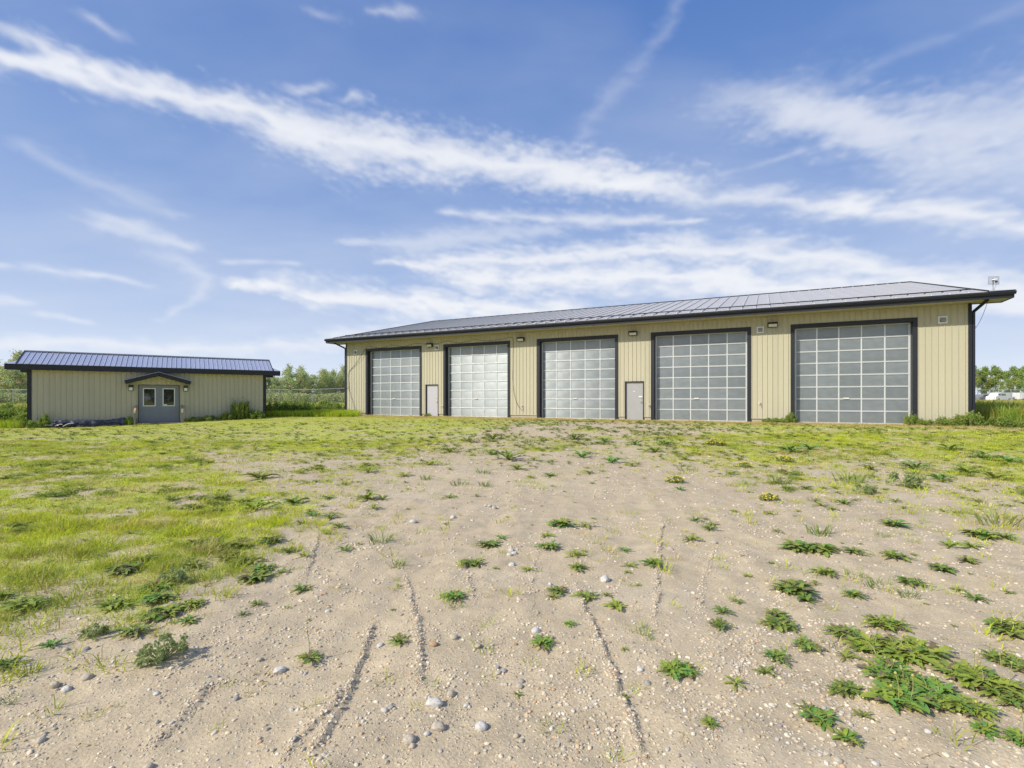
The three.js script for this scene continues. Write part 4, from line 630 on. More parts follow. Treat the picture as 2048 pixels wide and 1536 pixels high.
// ---- scatter: an InstancedMesh from a list of [x, y, z, turn, scale, colour, tilt, squash]
function scatter(name, geometry, material, list, label, category) {
  const m = new THREE.InstancedMesh(geometry, material, list.length), o = new THREE.Object3D(), c = new THREE.Color(); m.name = name; scene.add(m);
  list.forEach(([x, y, z, a, s, col, tilt = 0, sq = 1], i) => { o.position.set(x, y, z); o.rotation.set(tilt, a, tilt * 0.7); o.scale.set(s, s * sq, s); o.updateMatrix(); m.setMatrixAt(i, o.matrix); m.setColorAt(i, c.setRGB(...col)); });
  return tag(m, label, category, null, 'stuff');
}
const inView = (x, z, pad = 1.06) => Math.abs(x) < -z * pad + 0.8;
{
  const r = rng(52), lists = [[], [], []], tones = [[0.58, 0.49, 0.35], [0.50, 0.42, 0.30], [0.60, 0.52, 0.39], [0.66, 0.59, 0.46], [0.40, 0.34, 0.26], [0.52, 0.37, 0.22], [0.46, 0.43, 0.38]];
  const geos = [0, 1, 2].map((k) => { const g = new THREE.IcosahedronGeometry(1, 1), p = g.attributes.position; for (let i = 0; i < p.count; i++) { const x = p.getX(i), y = p.getY(i), z = p.getZ(i), s = 1 + 0.28 * noise(x * 1.3 + k * 7, y * 1.3 + z * 1.1); p.setXYZ(i, x * s * (1 + k * 0.15), y * s * 0.6, z * s * 0.85); } g.computeVertexNormals(); return g; });
  for (const [z0, z1, per, smin, smax] of [[1.75, 3.6, 3000, 0.0022, 0.0125], [3.6, 6.5, 950, 0.003, 0.015], [6.5, 12, 330, 0.005, 0.02], [12, 27, 55, 0.012, 0.032]]) {
    const area = 1.06 * (z1 * z1 - z0 * z0) + 3.2 * (z1 - z0), n = Math.floor(area * per);
    for (let i = 0; i < n; i++) {
      const Z = Math.sqrt(z0 * z0 + r() * (z1 * z1 - z0 * z0)), x = (r() * 2 - 1) * (Z * 1.06 + 1.6), z = -Z; if (wallCoord(x, z)[1] < 0.6) continue;
      const keep = 0.35 + 1.5 * fbm(x * 0.9 + 11, z * 0.9, 3) + 0.6 * noise(x * 4, z * 4); if (r() > clamp(keep, 0.1, 1)) continue;
      if (r() < green(x, z) * 0.8) continue;
      const s = smin + (smax - smin) * Math.pow(r(), 4.2), t = tones[Math.floor(Math.pow(r(), 1.25) * 7)], k = 0.85 + r() * 0.3;
      lists[i % 3].push([x, ground(x, z) + s * 0.15, z, r() * 6.3, s, t.map((q) => q * k), (r() - 0.5) * 0.5]);
    }
  }
  for (const q of RUTS) for (let i = 0; i + 1 < q.p.length; i++) { const [ax, az] = q.p[i], [bx, bz] = q.p[i + 1], n = Math.round(Math.hypot(bx - ax, bz - az) * 260); for (let k = 0; k < n; k++) { const t = r(), x = lerp(ax, bx, t) + (r() + r() - 1) * 0.05 - 0.01, z = lerp(az, bz, t) + (r() - 0.5) * 0.02, s = 0.003 + 0.008 * r() * r(), c = tones[Math.floor(r() * 6)]; lists[k % 3].push([x, ground(x, z) + s * 0.2, z, r() * 6.3, s, c, (r() - 0.5) * 0.6]); } }
  lists.forEach((l, k) => scatter(['gravel', 'gravel_001', 'gravel_002'][k], geos[k], std(1, 1, 1, 0.85), l, ['rounded pale gravel strewn over the yard', 'flat pale gravel chips strewn over the yard', 'longish gravel pebbles strewn over the yard'][k], 'gravel'));
}
// ------------------------------------------------------------------ grass
const grassM = new THREE.MeshPhysicalMaterial({ color: rgb(1, 1, 1), roughness: 0.9, specularIntensity: 0.2, transmission: 0.4, thickness: 0 });
function tuft(seed, n, h, spread, w, bend) {
  const r = rng(seed), pos = [], idx = [];
  for (let i = 0; i < n; i++) {
    const a = r() * 6.283, d = Math.sqrt(r()) * spread, bx = Math.cos(a) * d, bz = Math.sin(a) * d, out = a + (r() - 0.5) * 1.6, hh = h * (0.55 + r() * 0.6), b = bend * (0.3 + r()) * hh, f = r() * 6.283, wx = Math.cos(f) * w, wz = Math.sin(f) * w, o = pos.length / 3;
    for (const [t, q] of [[0, 1], [0.55, 0.8]]) { const cx = bx + Math.cos(out) * b * t * t, cz = bz + Math.sin(out) * b * t * t; pos.push(cx - wx * q, hh * t * (1 - 0.15 * t * bend), cz - wz * q, cx + wx * q, hh * t * (1 - 0.15 * t * bend), cz + wz * q); }
    pos.push(bx + Math.cos(out) * b, hh * (1 - 0.3 * bend), bz + Math.sin(out) * b); idx.push(o, o + 1, o + 2, o + 1, o + 3, o + 2, o + 2, o + 3, o + 4);
  }
  const g = new THREE.BufferGeometry(); g.setAttribute('position', new THREE.Float32BufferAttribute(pos, 3)); g.setIndex(idx); g.computeVertexNormals(); return g;
}
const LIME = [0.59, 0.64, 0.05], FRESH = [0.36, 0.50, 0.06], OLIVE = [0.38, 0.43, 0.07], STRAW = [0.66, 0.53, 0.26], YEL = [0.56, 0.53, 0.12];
const mix = (a, b, t) => a.map((q, i) => lerp(q, b[i], t));
{
  const r = rng(61), nearL = [[], []], midL = [], farL = [], strawL = [], near = [tuft(1, 14, 0.085, 0.06, 0.0026, 0.8), tuft(2, 11, 0.13, 0.05, 0.003, 1.0)], mid = tuft(3, 16, 0.075, 0.12, 0.0042, 1.3), far = tuft(4, 22, 0.08, 0.24, 0.008, 1.2);
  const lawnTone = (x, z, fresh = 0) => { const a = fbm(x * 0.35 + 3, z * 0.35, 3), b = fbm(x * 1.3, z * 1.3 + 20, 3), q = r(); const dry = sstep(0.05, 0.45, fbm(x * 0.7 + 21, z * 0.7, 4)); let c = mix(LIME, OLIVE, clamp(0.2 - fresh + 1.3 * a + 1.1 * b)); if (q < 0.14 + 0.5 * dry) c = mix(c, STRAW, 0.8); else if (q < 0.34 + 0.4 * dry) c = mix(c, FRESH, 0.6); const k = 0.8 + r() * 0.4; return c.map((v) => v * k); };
  for (const [z0, z1, per, band] of [[1.9, 7, 520, 0], [7, 18, 190, 1], [18, 46, 28, 2]]) {
    const n = Math.floor((1.08 * (z1 * z1 - z0 * z0) + 8 * (z1 - z0)) * per);
    for (let i = 0; i < n; i++) {
      const Z = Math.sqrt(z0 * z0 + r() * (z1 * z1 - z0 * z0)), x = (r() * 2 - 1) * (Z * 1.08 + 4), z = -Z, [t, f] = wallCoord(x, z); if (f < 0.05 && t > LW - 0.3 && t < RW + 0.3) continue;
      const sx = (x - S0[0]) * Math.cos(AL) - (z - S0[2]) * Math.sin(AL), sz = (x - S0[0]) * Math.sin(AL) + (z - S0[2]) * Math.cos(AL); if (sx > -0.1 && sx < SL + 0.1 && sz < 0.02 && sz > -SD - 0.1 || sx > 4.3 && sx < 6.7 && sz < 1.0 && sz > -1) continue;
      if (Z > 22 && f < -0.05 && t < RW && t > LW) continue;
      const g = green(x, z), st = straw(x, z); if (r() > g * (0.75 + 0.5 * noise(x * 3, z * 3)) + 0.012) continue;
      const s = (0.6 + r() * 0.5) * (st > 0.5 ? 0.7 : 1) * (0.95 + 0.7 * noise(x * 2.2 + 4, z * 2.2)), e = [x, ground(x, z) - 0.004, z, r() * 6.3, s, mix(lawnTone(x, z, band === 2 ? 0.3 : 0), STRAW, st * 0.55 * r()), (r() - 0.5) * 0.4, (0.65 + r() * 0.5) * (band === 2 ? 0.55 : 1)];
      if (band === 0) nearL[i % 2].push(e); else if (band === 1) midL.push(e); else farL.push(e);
    }
  }
  for (let i = 0; i < 17000; i++) { const t = LW - 1 + r() * (RW - LW + 3), f = 0.12 + Math.pow(r(), 1.3) * 4.2, p = onWall(t, 0, f); if (r() > straw(p[0], p[2]) + 0.1) continue; strawL.push([p[0], ground(p[0], p[2]) - 0.004, p[2], r() * 6.3, 0.6 + r() * 0.6, mix(STRAW, r() < 0.25 ? LIME : [0.42, 0.3, 0.15], r() * 0.6).map((v) => v * (0.8 + r() * 0.4)), (r() - 0.5) * 0.7, 0.5 + r() * 0.5]); }
  scatter('lawn_grass', near[0], grassM, nearL[0], 'short green grass at the edge of the gravel', 'grass'); scatter('lawn_grass_001', near[1], grassM, nearL[1], 'longer loose grass blades at the edge of the gravel', 'grass');
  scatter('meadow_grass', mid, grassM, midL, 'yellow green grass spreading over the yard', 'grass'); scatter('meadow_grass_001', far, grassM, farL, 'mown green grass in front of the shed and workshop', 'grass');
  scatter('dry_grass', mid, grassM, strawL, 'dry straw coloured grass along the foot of the overhead doors', 'grass');
  // dead stalks and straw lying about
  const st = [], sg = new THREE.CylinderGeometry(0.0012, 0.0012, 1, 3, 1).rotateZ(Math.PI / 2);
  for (let i = 0; i < 2600; i++) { const Z = Math.sqrt(4 + r() * 60), x = (r() * 2 - 1) * Z * 1.05, z = -Z, g = green(x, z); if (r() > 0.1 + g) continue; st.push([x, ground(x, z) + 0.004, z, r() * 6.3, 0.05 + r() * 0.13, [0.55, 0.46, 0.28].map((v) => v * (0.8 + r() * 0.35)), (r() - 0.5) * 0.2, 1]); }
  const sm = new THREE.InstancedMesh(sg, std(1, 1, 1, 0.8), st.length), o = new THREE.Object3D(), c = new THREE.Color(); sm.name = 'straw_litter'; st.forEach(([x, y, z, a, s, col, tl], i) => { o.position.set(x, y, z); o.rotation.set(0, a, tl); o.scale.set(s, 1, 1); o.updateMatrix(); sm.setMatrixAt(i, o.matrix); sm.setColorAt(i, c.setRGB(...col)); }); scene.add(sm); tag(sm, 'dead grass stalks lying on the gravel', 'straw', null, 'stuff');
  // tall grass: the field beyond the fence and the rank strips beside both buildings
  const tallG = tuft(7, 26, 0.62, 0.28, 0.012, 0.45), fieldL = [], rankL = [];
  for (let i = 0; i < 26000; i++) {
    const Z = Math.sqrt(46.5 * 46.5 + r() * (128 * 128 - 46.5 * 46.5)), px = [[-70, 100], [480, 740], [1890, 2160]][Math.floor(r() * 3)], p = lerp(px[0], px[1], r()), x = (p - 1024) / 1020 * Z, a = fbm(x * 0.1, Z * 0.05, 3);
    fieldL.push([x, ground(x, -Z) - 0.02, -Z, r() * 6.3, (0.75 + r() * 0.5) * (Z > 80 ? 1.15 : 0.9), mix(mix(YEL, LIME, clamp(0.5 + 1.4 * a)), STRAW, r() * 0.45).map((v) => v * (0.85 + r() * 0.3)), (r() - 0.5) * 0.15, p > 1500 ? 0.6 : 0.75]);
  }
  for (let i = 0; i < 5200; i++) { const t = RW + 0.4 + r() * 24, f = -1.2 - r() * 14, p = onWall(t, 0, f); if (p[2] < -45.8) continue; const k = r(); rankL.push([p[0], ground(p[0], p[2]) - 0.02, p[2], r() * 6.3, 0.9 + r() * 0.75, mix(mix(OLIVE, FRESH, r()), [0.46, 0.42, 0.16], k < 0.3 ? 0.6 : 0.1).map((v) => v * (0.75 + r() * 0.4)), (r() - 0.5) * 0.2, 1.0 + r() * 0.4]); }
  for (let i = 0; i < 4200; i++) { const Z = 33 + r() * 12.5, p = lerp(470, 712, r()), x = (p - 1024) / 1020 * Z, [t, f] = wallCoord(x, -Z); if (t > LW - 0.4 && f < 0.3) continue; rankL.push([x, ground(x, -Z) - 0.02, -Z, r() * 6.3, 0.5 + r() * 0.5, mix(LIME, FRESH, r()).map((v) => v * (0.8 + r() * 0.4)), (r() - 0.5) * 0.2, 0.9]); }
  for (let i = 0; i < 3200; i++) { const Z = 25.5 + r() * 20, p = lerp(-90, 62, r()), x = (p - 1024) / 1020 * Z, sx = (x - S0[0]) * Math.cos(AL) - (-Z - S0[2]) * Math.sin(AL); if (sx > -0.25) continue; rankL.push([x, ground(x, -Z) - 0.02, -Z, r() * 6.3, 0.4 + r() * 0.7, mix(LIME, FRESH, r()).map((v) => v * (0.8 + r() * 0.4)), (r() - 0.5) * 0.2, 0.9]); }
  scatter('field_grass', tallG, grassM, fieldL, 'tall yellow green grass of the open field beyond the fence', 'grass'); scatter('rank_grass', tallG, grassM, rankL, 'rank uncut grass beside the ends of both buildings', 'grass');
}
// ------------------------------------------------------------------ weeds
const WEED = [0, 1, 2, 3, 4, 5].map((i) => new THREE.MeshPhysicalMaterial({ color: rgb(0.17 + 0.05 * (i % 3) + (i > 3 ? 0.05 : 0), 0.27 + 0.022 * i, 0.05 + 0.005 * (i % 4)), roughness: 0.6, specularIntensity: 0.4, transmission: 0.25, thickness: 0, side: THREE.DoubleSide }));
const BRONZE = new THREE.MeshPhysicalMaterial({ color: rgb(0.2, 0.15, 0.07), roughness: 0.7, transmission: 0.2, thickness: 0 }), STALK = std(0.3, 0.3, 0.1, 0.7), BUD = std(0.42, 0.37, 0.1, 0.8), YELLOW = std(0.66, 0.55, 0.04, 0.7), SAGE = new THREE.MeshPhysicalMaterial({ color: rgb(0.34, 0.41, 0.17), roughness: 0.9, specularIntensity: 0.3, transmission: 0.4, thickness: 0 });
function leafGeo(lobes, width, arch, seed) {                 // one leaf, 1 m long along +z, folded at the midrib
  const r = rng(seed), n = lobes ? 11 : 7, pos = [], idx = [];
  for (let i = 0; i <= n; i++) {
    const t = i / n, prof = Math.pow(Math.sin(Math.PI * Math.min(1, 0.06 + 0.9 * Math.pow(t, lobes ? 1.35 : 1.15))), 0.8), cut = lobes ? (i % 2 ? 1.15 : 0.42) : 1, w = Math.max(0.008, width * prof * cut * (0.85 + r() * 0.3)) * (i === n ? 0.05 : 1), y = arch * Math.sin(Math.PI * 0.62 * t) - arch * 0.55 * t * t, back = lobes && i % 2 ? -0.035 : 0;
    pos.push(-w, y + w * 0.28, t + back, 0, y, t, w, y + w * 0.28, t + back * (0.6 + r() * 0.8));
    if (i) { const a = (i - 1) * 3; idx.push(a, a + 3, a + 1, a + 1, a + 3, a + 4, a + 1, a + 4, a + 2, a + 2, a + 4, a + 5); }
  }
  const g = new THREE.BufferGeometry(); g.setAttribute('position', new THREE.Float32BufferAttribute(pos, 3)); g.setAttribute('uv', new THREE.Float32BufferAttribute(new Array(pos.length / 3 * 2).fill(0), 2)); g.setIndex(idx); g.computeVertexNormals(); return g;
}
const LEAF = { dandelion: [0, 1, 2, 3].map((i) => leafGeo(true, 0.095 + 0.018 * i, 0.2 + 0.07 * i, 70 + i)), broad: [0, 1, 2].map((i) => leafGeo(false, 0.12 + 0.025 * i, 0.16 + 0.06 * i, 80 + i)), small: [0, 1].map((i) => leafGeo(false, 0.24, 0.1, 90 + i)) };
function leafPose(r, i, n, L) { const inner = i / n, pitch = lerp(0.04, 0.8, Math.pow(inner, 1.8)) + (r() - 0.5) * 0.25, az = i * 2.4 + (r() - 0.5) * 0.7, s = L * lerp(1.05, 0.6, inner) * (0.75 + r() * 0.4); return { pitch, az, s }; }
function rosette(o, r, L, n, kinds, cx, cz, tone) {                // leaves as parts
  for (let i = 0; i < n; i++) { const { pitch, az, s } = leafPose(r, i, n, L), m = piece('leaf', kinds[Math.floor(r() * kinds.length)], r() < 0.1 ? BRONZE : WEED[(tone + Math.floor(r() * 2.4)) % 6], o); m.rotation.order = 'YXZ'; m.rotation.set(-pitch * 0.75, az, (r() - 0.5) * 0.7); m.scale.setScalar(s); m.position.set(cx, 0.006 + r() * 0.01, cz); }
}
function rosetteGeo(seed, n, kinds) {                        // the same joined, for plants too small to show their leaves
  const r = rng(seed), q = []; for (let i = 0; i < n; i++) { const { pitch, az, s } = leafPose(r, i, n, 1), g = kinds[Math.floor(r() * kinds.length)].clone(); g.scale(s, s, s); g.rotateZ((r() - 0.5) * 0.7); g.rotateX(-pitch * 0.75); g.rotateY(az); q.push(g); } return merge(q);
}
const SMALL = [rosetteGeo(501, 14, LEAF.dandelion), rosetteGeo(502, 12, LEAF.dandelion), rosetteGeo(503, 15, LEAF.broad), rosetteGeo(504, 18, LEAF.dandelion)];
const FEATHER = [601, 602].map((sd) => { const q = rng(sd), cl = []; for (let i = 0; i < 30; i++) { const a = q() * 6.28, d = Math.sqrt(q()) * 0.42; cl.push([Math.cos(a) * d, 0.1 + 0.45 * q() * (1 - d), Math.sin(a) * d]); } const g = leafCloud(q, 900, () => { const c = cl[Math.floor(q() * 30)], G = () => (q() + q() - 1) * 0.09; return [c[0] + G(), Math.max(0.01, c[1] + G()), c[2] + G()]; }, 0.06, () => [1, 1, 1]); g.deleteAttribute('color'); g.setAttribute('uv', new THREE.Float32BufferAttribute(new Array(g.attributes.position.count * 2).fill(0), 2)); const w = cl.map((c) => limb([0, 0, 0], c, 0.012, 0.004, 3)); return merge([g, ...w]); });
const GTUFT = [tuft(11, 46, 0.34, 0.2, 0.008, 0.9), tuft(12, 40, 0.28, 0.24, 0.008, 1.1)], GT = [std(0.2, 0.29, 0.06, 0.7), std(0.27, 0.33, 0.08, 0.7)].map((m) => new THREE.MeshPhysicalMaterial({ color: m.color, roughness: 0.75, transmission: 0.3, thickness: 0 }));
{
  // kind, pixel of the plant's foot, width in pixels. d dandelion, b broad-leaved, g grass, f feathery, y yellow flowers
  const list = 'b1585,1185,95 b1615,1203,40 b1600,1098,80 b1645,1100,70 g1640,1068,70 d1709,1105,50 d1787,1115,72 b1787,1053,60 g1763,1073,40 b1958,1072,72 g1993,1050,100 d2010,1078,50 d1898,1095,42 d1943,1093,40 d1937,1125,46 b1885,1140,60 d1649,1145,55 g1709,1150,52 g1757,1170,66 g1817,1192,56 d1823,1167,62 d1707,1188,45 d1950,1195,42 d1915,1178,24 d2019,1185,22 d1477,1205,26 d1445,1225,40 d1438,1255,58 d1559,1250,80 b1555,1232,50 d1610,1295,66 d1550,1318,66 d1533,1348,40 d1471,1375,38 d1685,1270,82 d1770,1250,90 d1692,1320,42 b1750,1300,120 b1822,1312,135 d1790,1360,125 b1850,1388,130 b1800,1408,120 d1882,1412,90 d1690,1385,80 b1640,1440,76 b1697,1480,54 d1419,1450,44 b1941,1362,130 b1990,1385,120 d2005,1320,88 d2036,1340,70 b2030,1265,110 d1940,1430,88 b1965,1465,60 d2042,1490,72 d1907,1420,58 d2040,1420,90 '
    + 'd908,1198,60 g912,1215,38 d942,1130,56 d975,1092,56 d1003,1080,30 d1101,1098,56 d1092,1075,28 b1123,1052,62 d1170,1055,36 d1152,1113,38 d1152,1138,48 d1117,1185,56 d1170,1195,50 d1107,1195,28 b1234,1215,42 d1141,1252,26 d1086,1290,58 d1356,1345,88 d1372,1352,44 d1300,1132,50 d1258,1133,28 d1256,1145,18 d1250,1100,30 d1380,1078,38 d798,1288,44 g795,1135,50 g760,1085,66 d1054,1140,28 d992,1138,16 g1287,1265,50 g1300,1280,26 b733,1000,44 d764,1000,28 d747,1018,36 d736,945,44 d809,952,32 d897,995,28 d952,992,18 d1061,955,20 d1099,952,30 d1178,948,24 d981,910,38 d1017,920,70 d1068,920,24 d1105,922,20 d1163,915,44 d1222,925,44 d1265,932,28 d1035,940,44 g919,970,48 g970,972,36 g964,948,42 g853,960,36 y1351,965,36 d1360,980,26 g1375,942,50 g1117,900,36 d1148,880,50 d985,878,50 d1390,1045,32 d1418,1060,34 d1425,1050,26 y1538,1003,38 '
    + 'd320,1235,92 d317,1205,76 d270,1268,72 d383,1215,66 d375,1250,46 f325,1325,88 f188,1272,50 d226,1215,76 g60,1345,58 d55,1215,100 d616,1322,52 b510,1160,70 b525,1140,58 d561,1145,30 d602,1182,44 d514,1212,30 d485,1232,25 d576,1102,36 d607,1112,32 b590,1008,46 b521,958,50 d510,1020,70 d540,1082,58 d405,1088,62 d623,1032,30 d660,1035,40 d678,1055,36 d690,1098,36 f345,1165,56 d310,1180,70 b250,1145,80 d655,998,26 g20,1400,50 d10,1330,60 d100,1290,40 g240,1415,22 g650,1505,18 d1250,1300,16 d1495,1150,20 '
    + 'd1790,1002,26 d1640,1012,34 d1688,1008,34 d1665,1020,24 g1560,965,60 g1700,965,80 g1500,968,36 y1490,935,30 d1740,940,40 d1830,940,60 d1880,960,50 d1930,945,60 d1990,960,60 f1730,985,40 f1810,975,60 d1580,905,50 d1620,900,44 d1460,950,30 d1545,1000,20 y1570,925,34 d1310,905,40 d1330,890,40 y1430,890,34 d1270,890,36 d1210,885,36 g1060,885,30 d940,885,40 d900,905,40 d860,930,36 d1960,915,50 d2020,925,50 d1900,900,50';
  const SHORT = { d: 'dandelion', b: 'broad weed', g: 'grass tuft', f: 'feathery weed', y: 'yellow flowers' };
  for (const w of list.split(' ')) { const [px, py, s] = w.slice(1).split(',').map(Number); SEEN.push([...at(px, py), SHORT[w[0]]]); }
  const r = rng(71), names = { d: 'dandelion', b: 'broadleaf_weed', g: 'grass_tuft', f: 'feathery_weed', y: 'yellow_wildflower' };
  for (const w of list.split(' ')) {
    const kind = w[0], [px, py, s] = w.slice(1).split(',').map(Number), [x, z] = at(px, py), width = s * -z / 1020 * 1.12, big = s >= 44 && py > 1040, y = ground(x, z) - 0.004, turn = r() * 6.28;
    const size = s >= 80 ? 'sprawling' : s >= 60 ? 'bushy' : s >= 44 ? 'middling' : s >= 30 ? 'small' : 'tiny';
    const L = { d: ['dandelion with toothed leaves', 'dandelion'], b: ['broad leaved weed', 'weed'], g: ['tuft of grass', 'grass tuft'], f: ['feathery grey green weed', 'weed'], y: ['weed covered in yellow flowers', 'wildflower'] }[kind];
    const where = py > 1000 ? 'rooted in the bare gravel' : 'on the gravel near the workshop', dd = doorName(x, z, SHORT[kind]), label = `${size} ${SHORT[kind]}${dd.by}, ${dd.out}`, o = thing(names[kind], label, L[1], [x, y, z], 0, label.replace(',', '') + ' group');
    if (kind === 'g') { const m = piece('blades', GTUFT[Math.floor(r() * 2)], GT[Math.floor(r() * 2)], o); m.scale.set(width / 0.72, width / 0.85, width / 0.72); m.rotation.y = turn; continue; }
    if (kind === 'f') { const m = piece('foliage', FEATHER[Math.floor(r() * 2)], SAGE, o); m.scale.set(width, width * 0.95, width); m.rotation.y = turn; continue; }
    if (kind === 'y') { const m = piece('foliage', FEATHER[0], GT[1], o); m.scale.set(width, width * 0.6, width); m.rotation.y = turn; const q = []; for (let i = 0; i < 70; i++) { const a = r() * 6.28, d = Math.sqrt(r()) * width * 0.5; q.push(new THREE.IcosahedronGeometry(width * 0.035 * (0.7 + r() * 0.6), 0).scale(1, 0.5, 1).translate(Math.cos(a) * d, width * (0.36 - 0.2 * (d / width / 0.5) ** 2), Math.sin(a) * d)); } piece('flower_heads', merge(q), YELLOW, o); continue; }
    const kinds = kind === 'd' ? LEAF.dandelion : [...LEAF.broad, LEAF.dandelion[3]];
    if (!big) { const m = piece('foliage', kind === 'd' ? SMALL[[0, 1, 3][Math.floor(r() * 3)]] : SMALL[2], WEED[Math.floor(r() * 6)], o); m.scale.setScalar(width * 0.62); m.rotation.y = turn; continue; }
    o.scale.y = 0.8; const tone = Math.floor(r() * 6), heads = s >= 110 ? 6 : s >= 75 ? 4 : s >= 55 ? 3 : 2, Lf = width * (heads > 4 ? 0.33 : heads > 3 ? 0.37 : heads > 2 ? 0.42 : 0.5);
    for (let h = 0; h < heads; h++) { const a = h * 2.4 + turn, d = heads > 1 ? (width * 0.5 - Lf * 0.75) * Math.sqrt((h + 0.4) / heads) : 0; rosette(o, r, Lf * (0.85 + r() * 0.3), s >= 75 ? 21 : 17, kinds, Math.cos(a) * d, Math.sin(a) * d * 0.8, tone); }
    if (s >= 110 || r() < 0.15) for (let i = 0; i < (s >= 110 ? 3 : 1); i++) {       // flower stalks gone to bud
      const a = r() * 6.28, d = r() * width * 0.2, hh = 0.1 + r() * 0.13, b = [Math.cos(a) * d, 0, Math.sin(a) * d], e = [b[0] + (r() - 0.5) * 0.09, hh, b[2] + (r() - 0.5) * 0.09], m = piece('flower_stalk', tube([b, [(b[0] + e[0]) / 2 + 0.01, hh * 0.55, (b[2] + e[2]) / 2], e], 0.0022, 6, 4), STALK, o);
      piece('bud', new THREE.SphereGeometry(0.007, 8, 6).scale(1, 1.5, 1).translate(...e), r() < 0.5 ? BUD : STALK, m);
    }
  }
  // countless seedlings between them
  const seed = []; for (let i = 0; i < 22000; i++) { const Z = Math.sqrt(6 + r() * 760), x = (r() * 2 - 1) * Z * 1.06, z = -Z, [t, f] = wallCoord(x, z); if (f < 1.5) continue; const g = green(x, z), back = sstep(9, 17, Z), cl = fbm(x * 0.7 + 33, z * 0.7, 3); if (r() > (g > 0.15 ? 0.4 - 0.34 * sstep(9, 16, Z) * sstep(0.3, 0.7, g) : 0) + (1 - sstep(0.3, 0.7, g)) * back * 0.42 * sstep(-0.15, 0.25, cl) + 0.055) continue; const k = 0.8 + r() * 0.4; seed.push([x, ground(x, z) - 0.003, z, r() * 6.3, (0.03 + r() * r() * 0.1) * (1 + back * 1.1), mix([0.2, 0.29, 0.055], [0.33, 0.37, 0.08], r()).map((v) => v * k), 0, 1]); }
  const lw = []; for (let i = 0; i < 32000; i++) { const Z = Math.sqrt(6 + r() * 560), x = (r() * 2 - 1) * (Z * 1.06 + 4), z = -Z, g = green(x, z); if (g < 0.25 || wallCoord(x, z)[1] < 2) continue; const c = fbm(x * 0.55 + 5, z * 0.55 + 50, 4); if (r() > sstep(0.0, 0.4, c) * (Z < 9 ? 0.8 : Z < 13 ? 0.35 : 0.12)) continue; const k = 0.75 + r() * 0.45; lw.push([x, ground(x, z), z, r() * 6.3, 0.07 + r() * 0.11, mix([0.2, 0.29, 0.05], [0.34, 0.38, 0.07], r()).map((v) => v * k), (r() - 0.5) * 0.2, 1]); }
  scatter('lawn_weeds', SMALL[3], grassM, lw, 'dark green weeds matted through the grass', 'weeds');
  scatter('seedling_weeds', SMALL[1], grassM, seed, 'small green weed seedlings scattered over the yard', 'weeds');
}
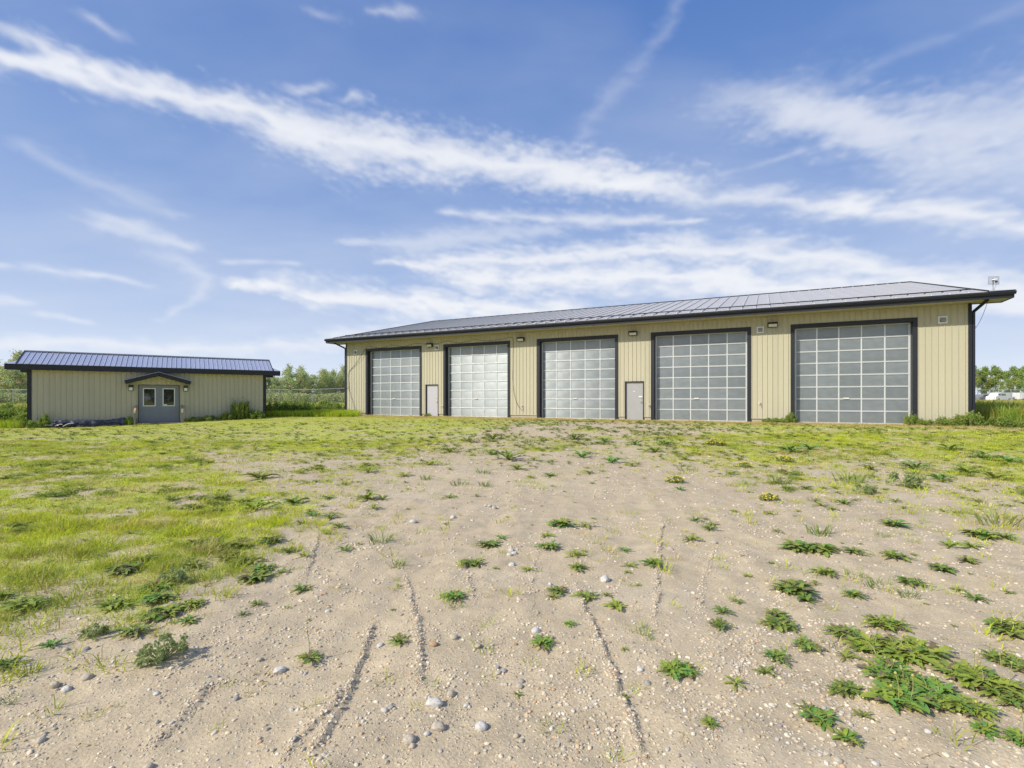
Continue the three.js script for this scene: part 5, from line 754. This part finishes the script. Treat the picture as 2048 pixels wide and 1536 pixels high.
// leafy bushes and tall weeds along the walls and in the gaps
{
  const r = rng(83), bushG = [0, 1, 2].map((k) => { const q = rng(840 + k), cl = []; for (let i = 0; i < 26; i++) { const a = q() * 6.28, d = Math.sqrt(q()) * 0.85; cl.push([Math.cos(a) * d, 0.15 + q() * 0.75 * (1 - 0.5 * d), Math.sin(a) * d, 0.12 + q() * 0.12, q()]); } let last; return leafCloud(q, 2400, () => { last = cl[Math.floor(q() * 26)]; const G = () => (q() + q() + q() - 1.5) * 1.1; return [last[0] + G() * last[3], Math.max(0.02, last[1] + G() * last[3] * 1.2), last[2] + G() * last[3]]; }, 0.095, () => { const t = 0.75 + q() * 0.5, m = last[4]; return [(0.2 + 0.14 * m) * t, (0.31 + 0.1 * m) * t, 0.06 * t + 0.02 * m]; }); });
  const stemG = [0, 1].map((k) => { const q = rng(860 + k), g = []; for (let i = 0; i < 9; i++) { const a = q() * 6.28, d = q() * 0.5; g.push(limb([d * 0.3 * Math.cos(a), 0, d * 0.3 * Math.sin(a)], [Math.cos(a) * d, 0.5 + q() * 0.45, Math.sin(a) * d], 0.012, 0.004, 4)); } return merge(g); });
  const bush = (name, p, w, h, label, category, group) => { const o = thing(name, label, category, [p[0], ground(p[0], p[2]) - 0.03, p[2]], r() * 6.28, group); o.scale.set(w / 1.9, h, w / 1.9); piece('foliage', bushG[Math.floor(r() * 3)], leafM, o); piece('stem', stemG[Math.floor(r() * 2)], STALK, o); };
  const on = (px, Z) => { const x = (px - 1024) / 1020 * Z; return [x, 0, -Z]; };
  for (const [p, Z, w, h] of [[548, 34.5, 1.6, 1.0], [566, 35.2, 1.5, 1.15], [584, 36, 1.7, 1.2], [603, 35.6, 1.6, 1.15], [622, 37, 1.6, 1.05], [640, 37.4, 1.5, 0.9], [660, 38.4, 1.5, 0.95], [677, 38.2, 1.4, 1.0], [572, 38, 1.8, 1.3], [610, 40, 1.9, 1.3], [650, 41, 1.8, 1.2]]) bush('leafy_bush', on(p, Z), w, h, 'leafy weed bush growing in the gap between shed and workshop', 'bush', 'bushes in the gap');
  for (const [p, Z, w, h] of [[6, 26.4, 1.5, 1.0], [28, 26.8, 1.5, 1.15], [47, 26.3, 1.2, 0.8], [-24, 27, 1.8, 1.2], [18, 29, 1.8, 1.3], [40, 29.5, 1.6, 1.3]]) bush('leafy_bush', on(p, Z), w, h, 'leafy weed bush beside the closed end of the shed', 'bush', 'bushes at the shed end');
  for (const [x, w, h, n] of [[0.45, 0.9, 0.55, 'by the shed corner next to the branches'], [0.75, 0.5, 0.75, 'against the shed wall where the grey sheet begins'], [4.2, 0.6, 0.6, 'against the shed wall beside the timber steps'], [7.2, 1.0, 0.35, 'low against the shed wall past the second handrail'], [8.0, 1.1, 0.35, 'low against the shed wall between steps and tall weeds'], [8.9, 0.9, 0.6, 'against the shed wall just before the tall weeds'], [10.4, 1.0, 0.65, 'against the shed wall at its corner trim']]) bush('wall_weed', onShed(x, 0, 0.45), w, h, 'leafy weed ' + n, 'weed', 'weeds along the shed');
  for (const x of [9.35, 9.75]) bush('tall_weed', onShed(x, 0, 0.35), 0.75, 1.35, 'tall dark leafy weed standing against the shed wall', 'weed', 'weeds along the shed');
  for (const [t, f, w, h, n] of [[1.15, 0.35, 0.6, 0.55, 'at the near foot of the fifth overhead door'], [0.5, 0.35, 1.2, 0.3, 'spreading below the tap beside the fifth overhead door'], [5.75, 0.3, 0.55, 0.62, 'against the dark trim of the fifth overhead door'], [6.2, 0.4, 0.6, 0.4, 'at the bare footing just past the fifth overhead door'], [7.0, 0.5, 1.1, 0.5, 'along the footing under the wide wall panel'], [7.7, 0.6, 1.0, 0.75, 'at the foot of the corner downspout by the field'], [-26.9, 0.5, 1.1, 0.5, 'at the foot of the downspout by the gap'], [-26.2, 0.6, 0.9, 0.4, 'before the footing by the first overhead door'], [-19.9, 0.3, 0.5, 0.3, 'on the threshold of the plain pale service door']]) bush('wall_weed', onWall(t, 0, f), w, h, 'leafy weed ' + n, 'weed', 'weeds along the workshop');
  for (const [t, f, h] of [[8.4, 0.9, 0.9], [9.0, 1.0, 1.0], [9.7, 0.9, 0.8], [10.3, 1.1, 1.0], [10.9, 0.8, 0.9], [11.6, 1.0, 0.7]]) bush('wall_weed', onWall(t, 0, f), 1.0, h * 0.5, 'pale leafy weed in the rank grass past the workshop corner', 'weed', 'weeds in the rank grass');
}

scene.traverse((o) => { if (o.isMesh) o.castShadow = o.receiveShadow = true; });
renderer.render(scene, camera);
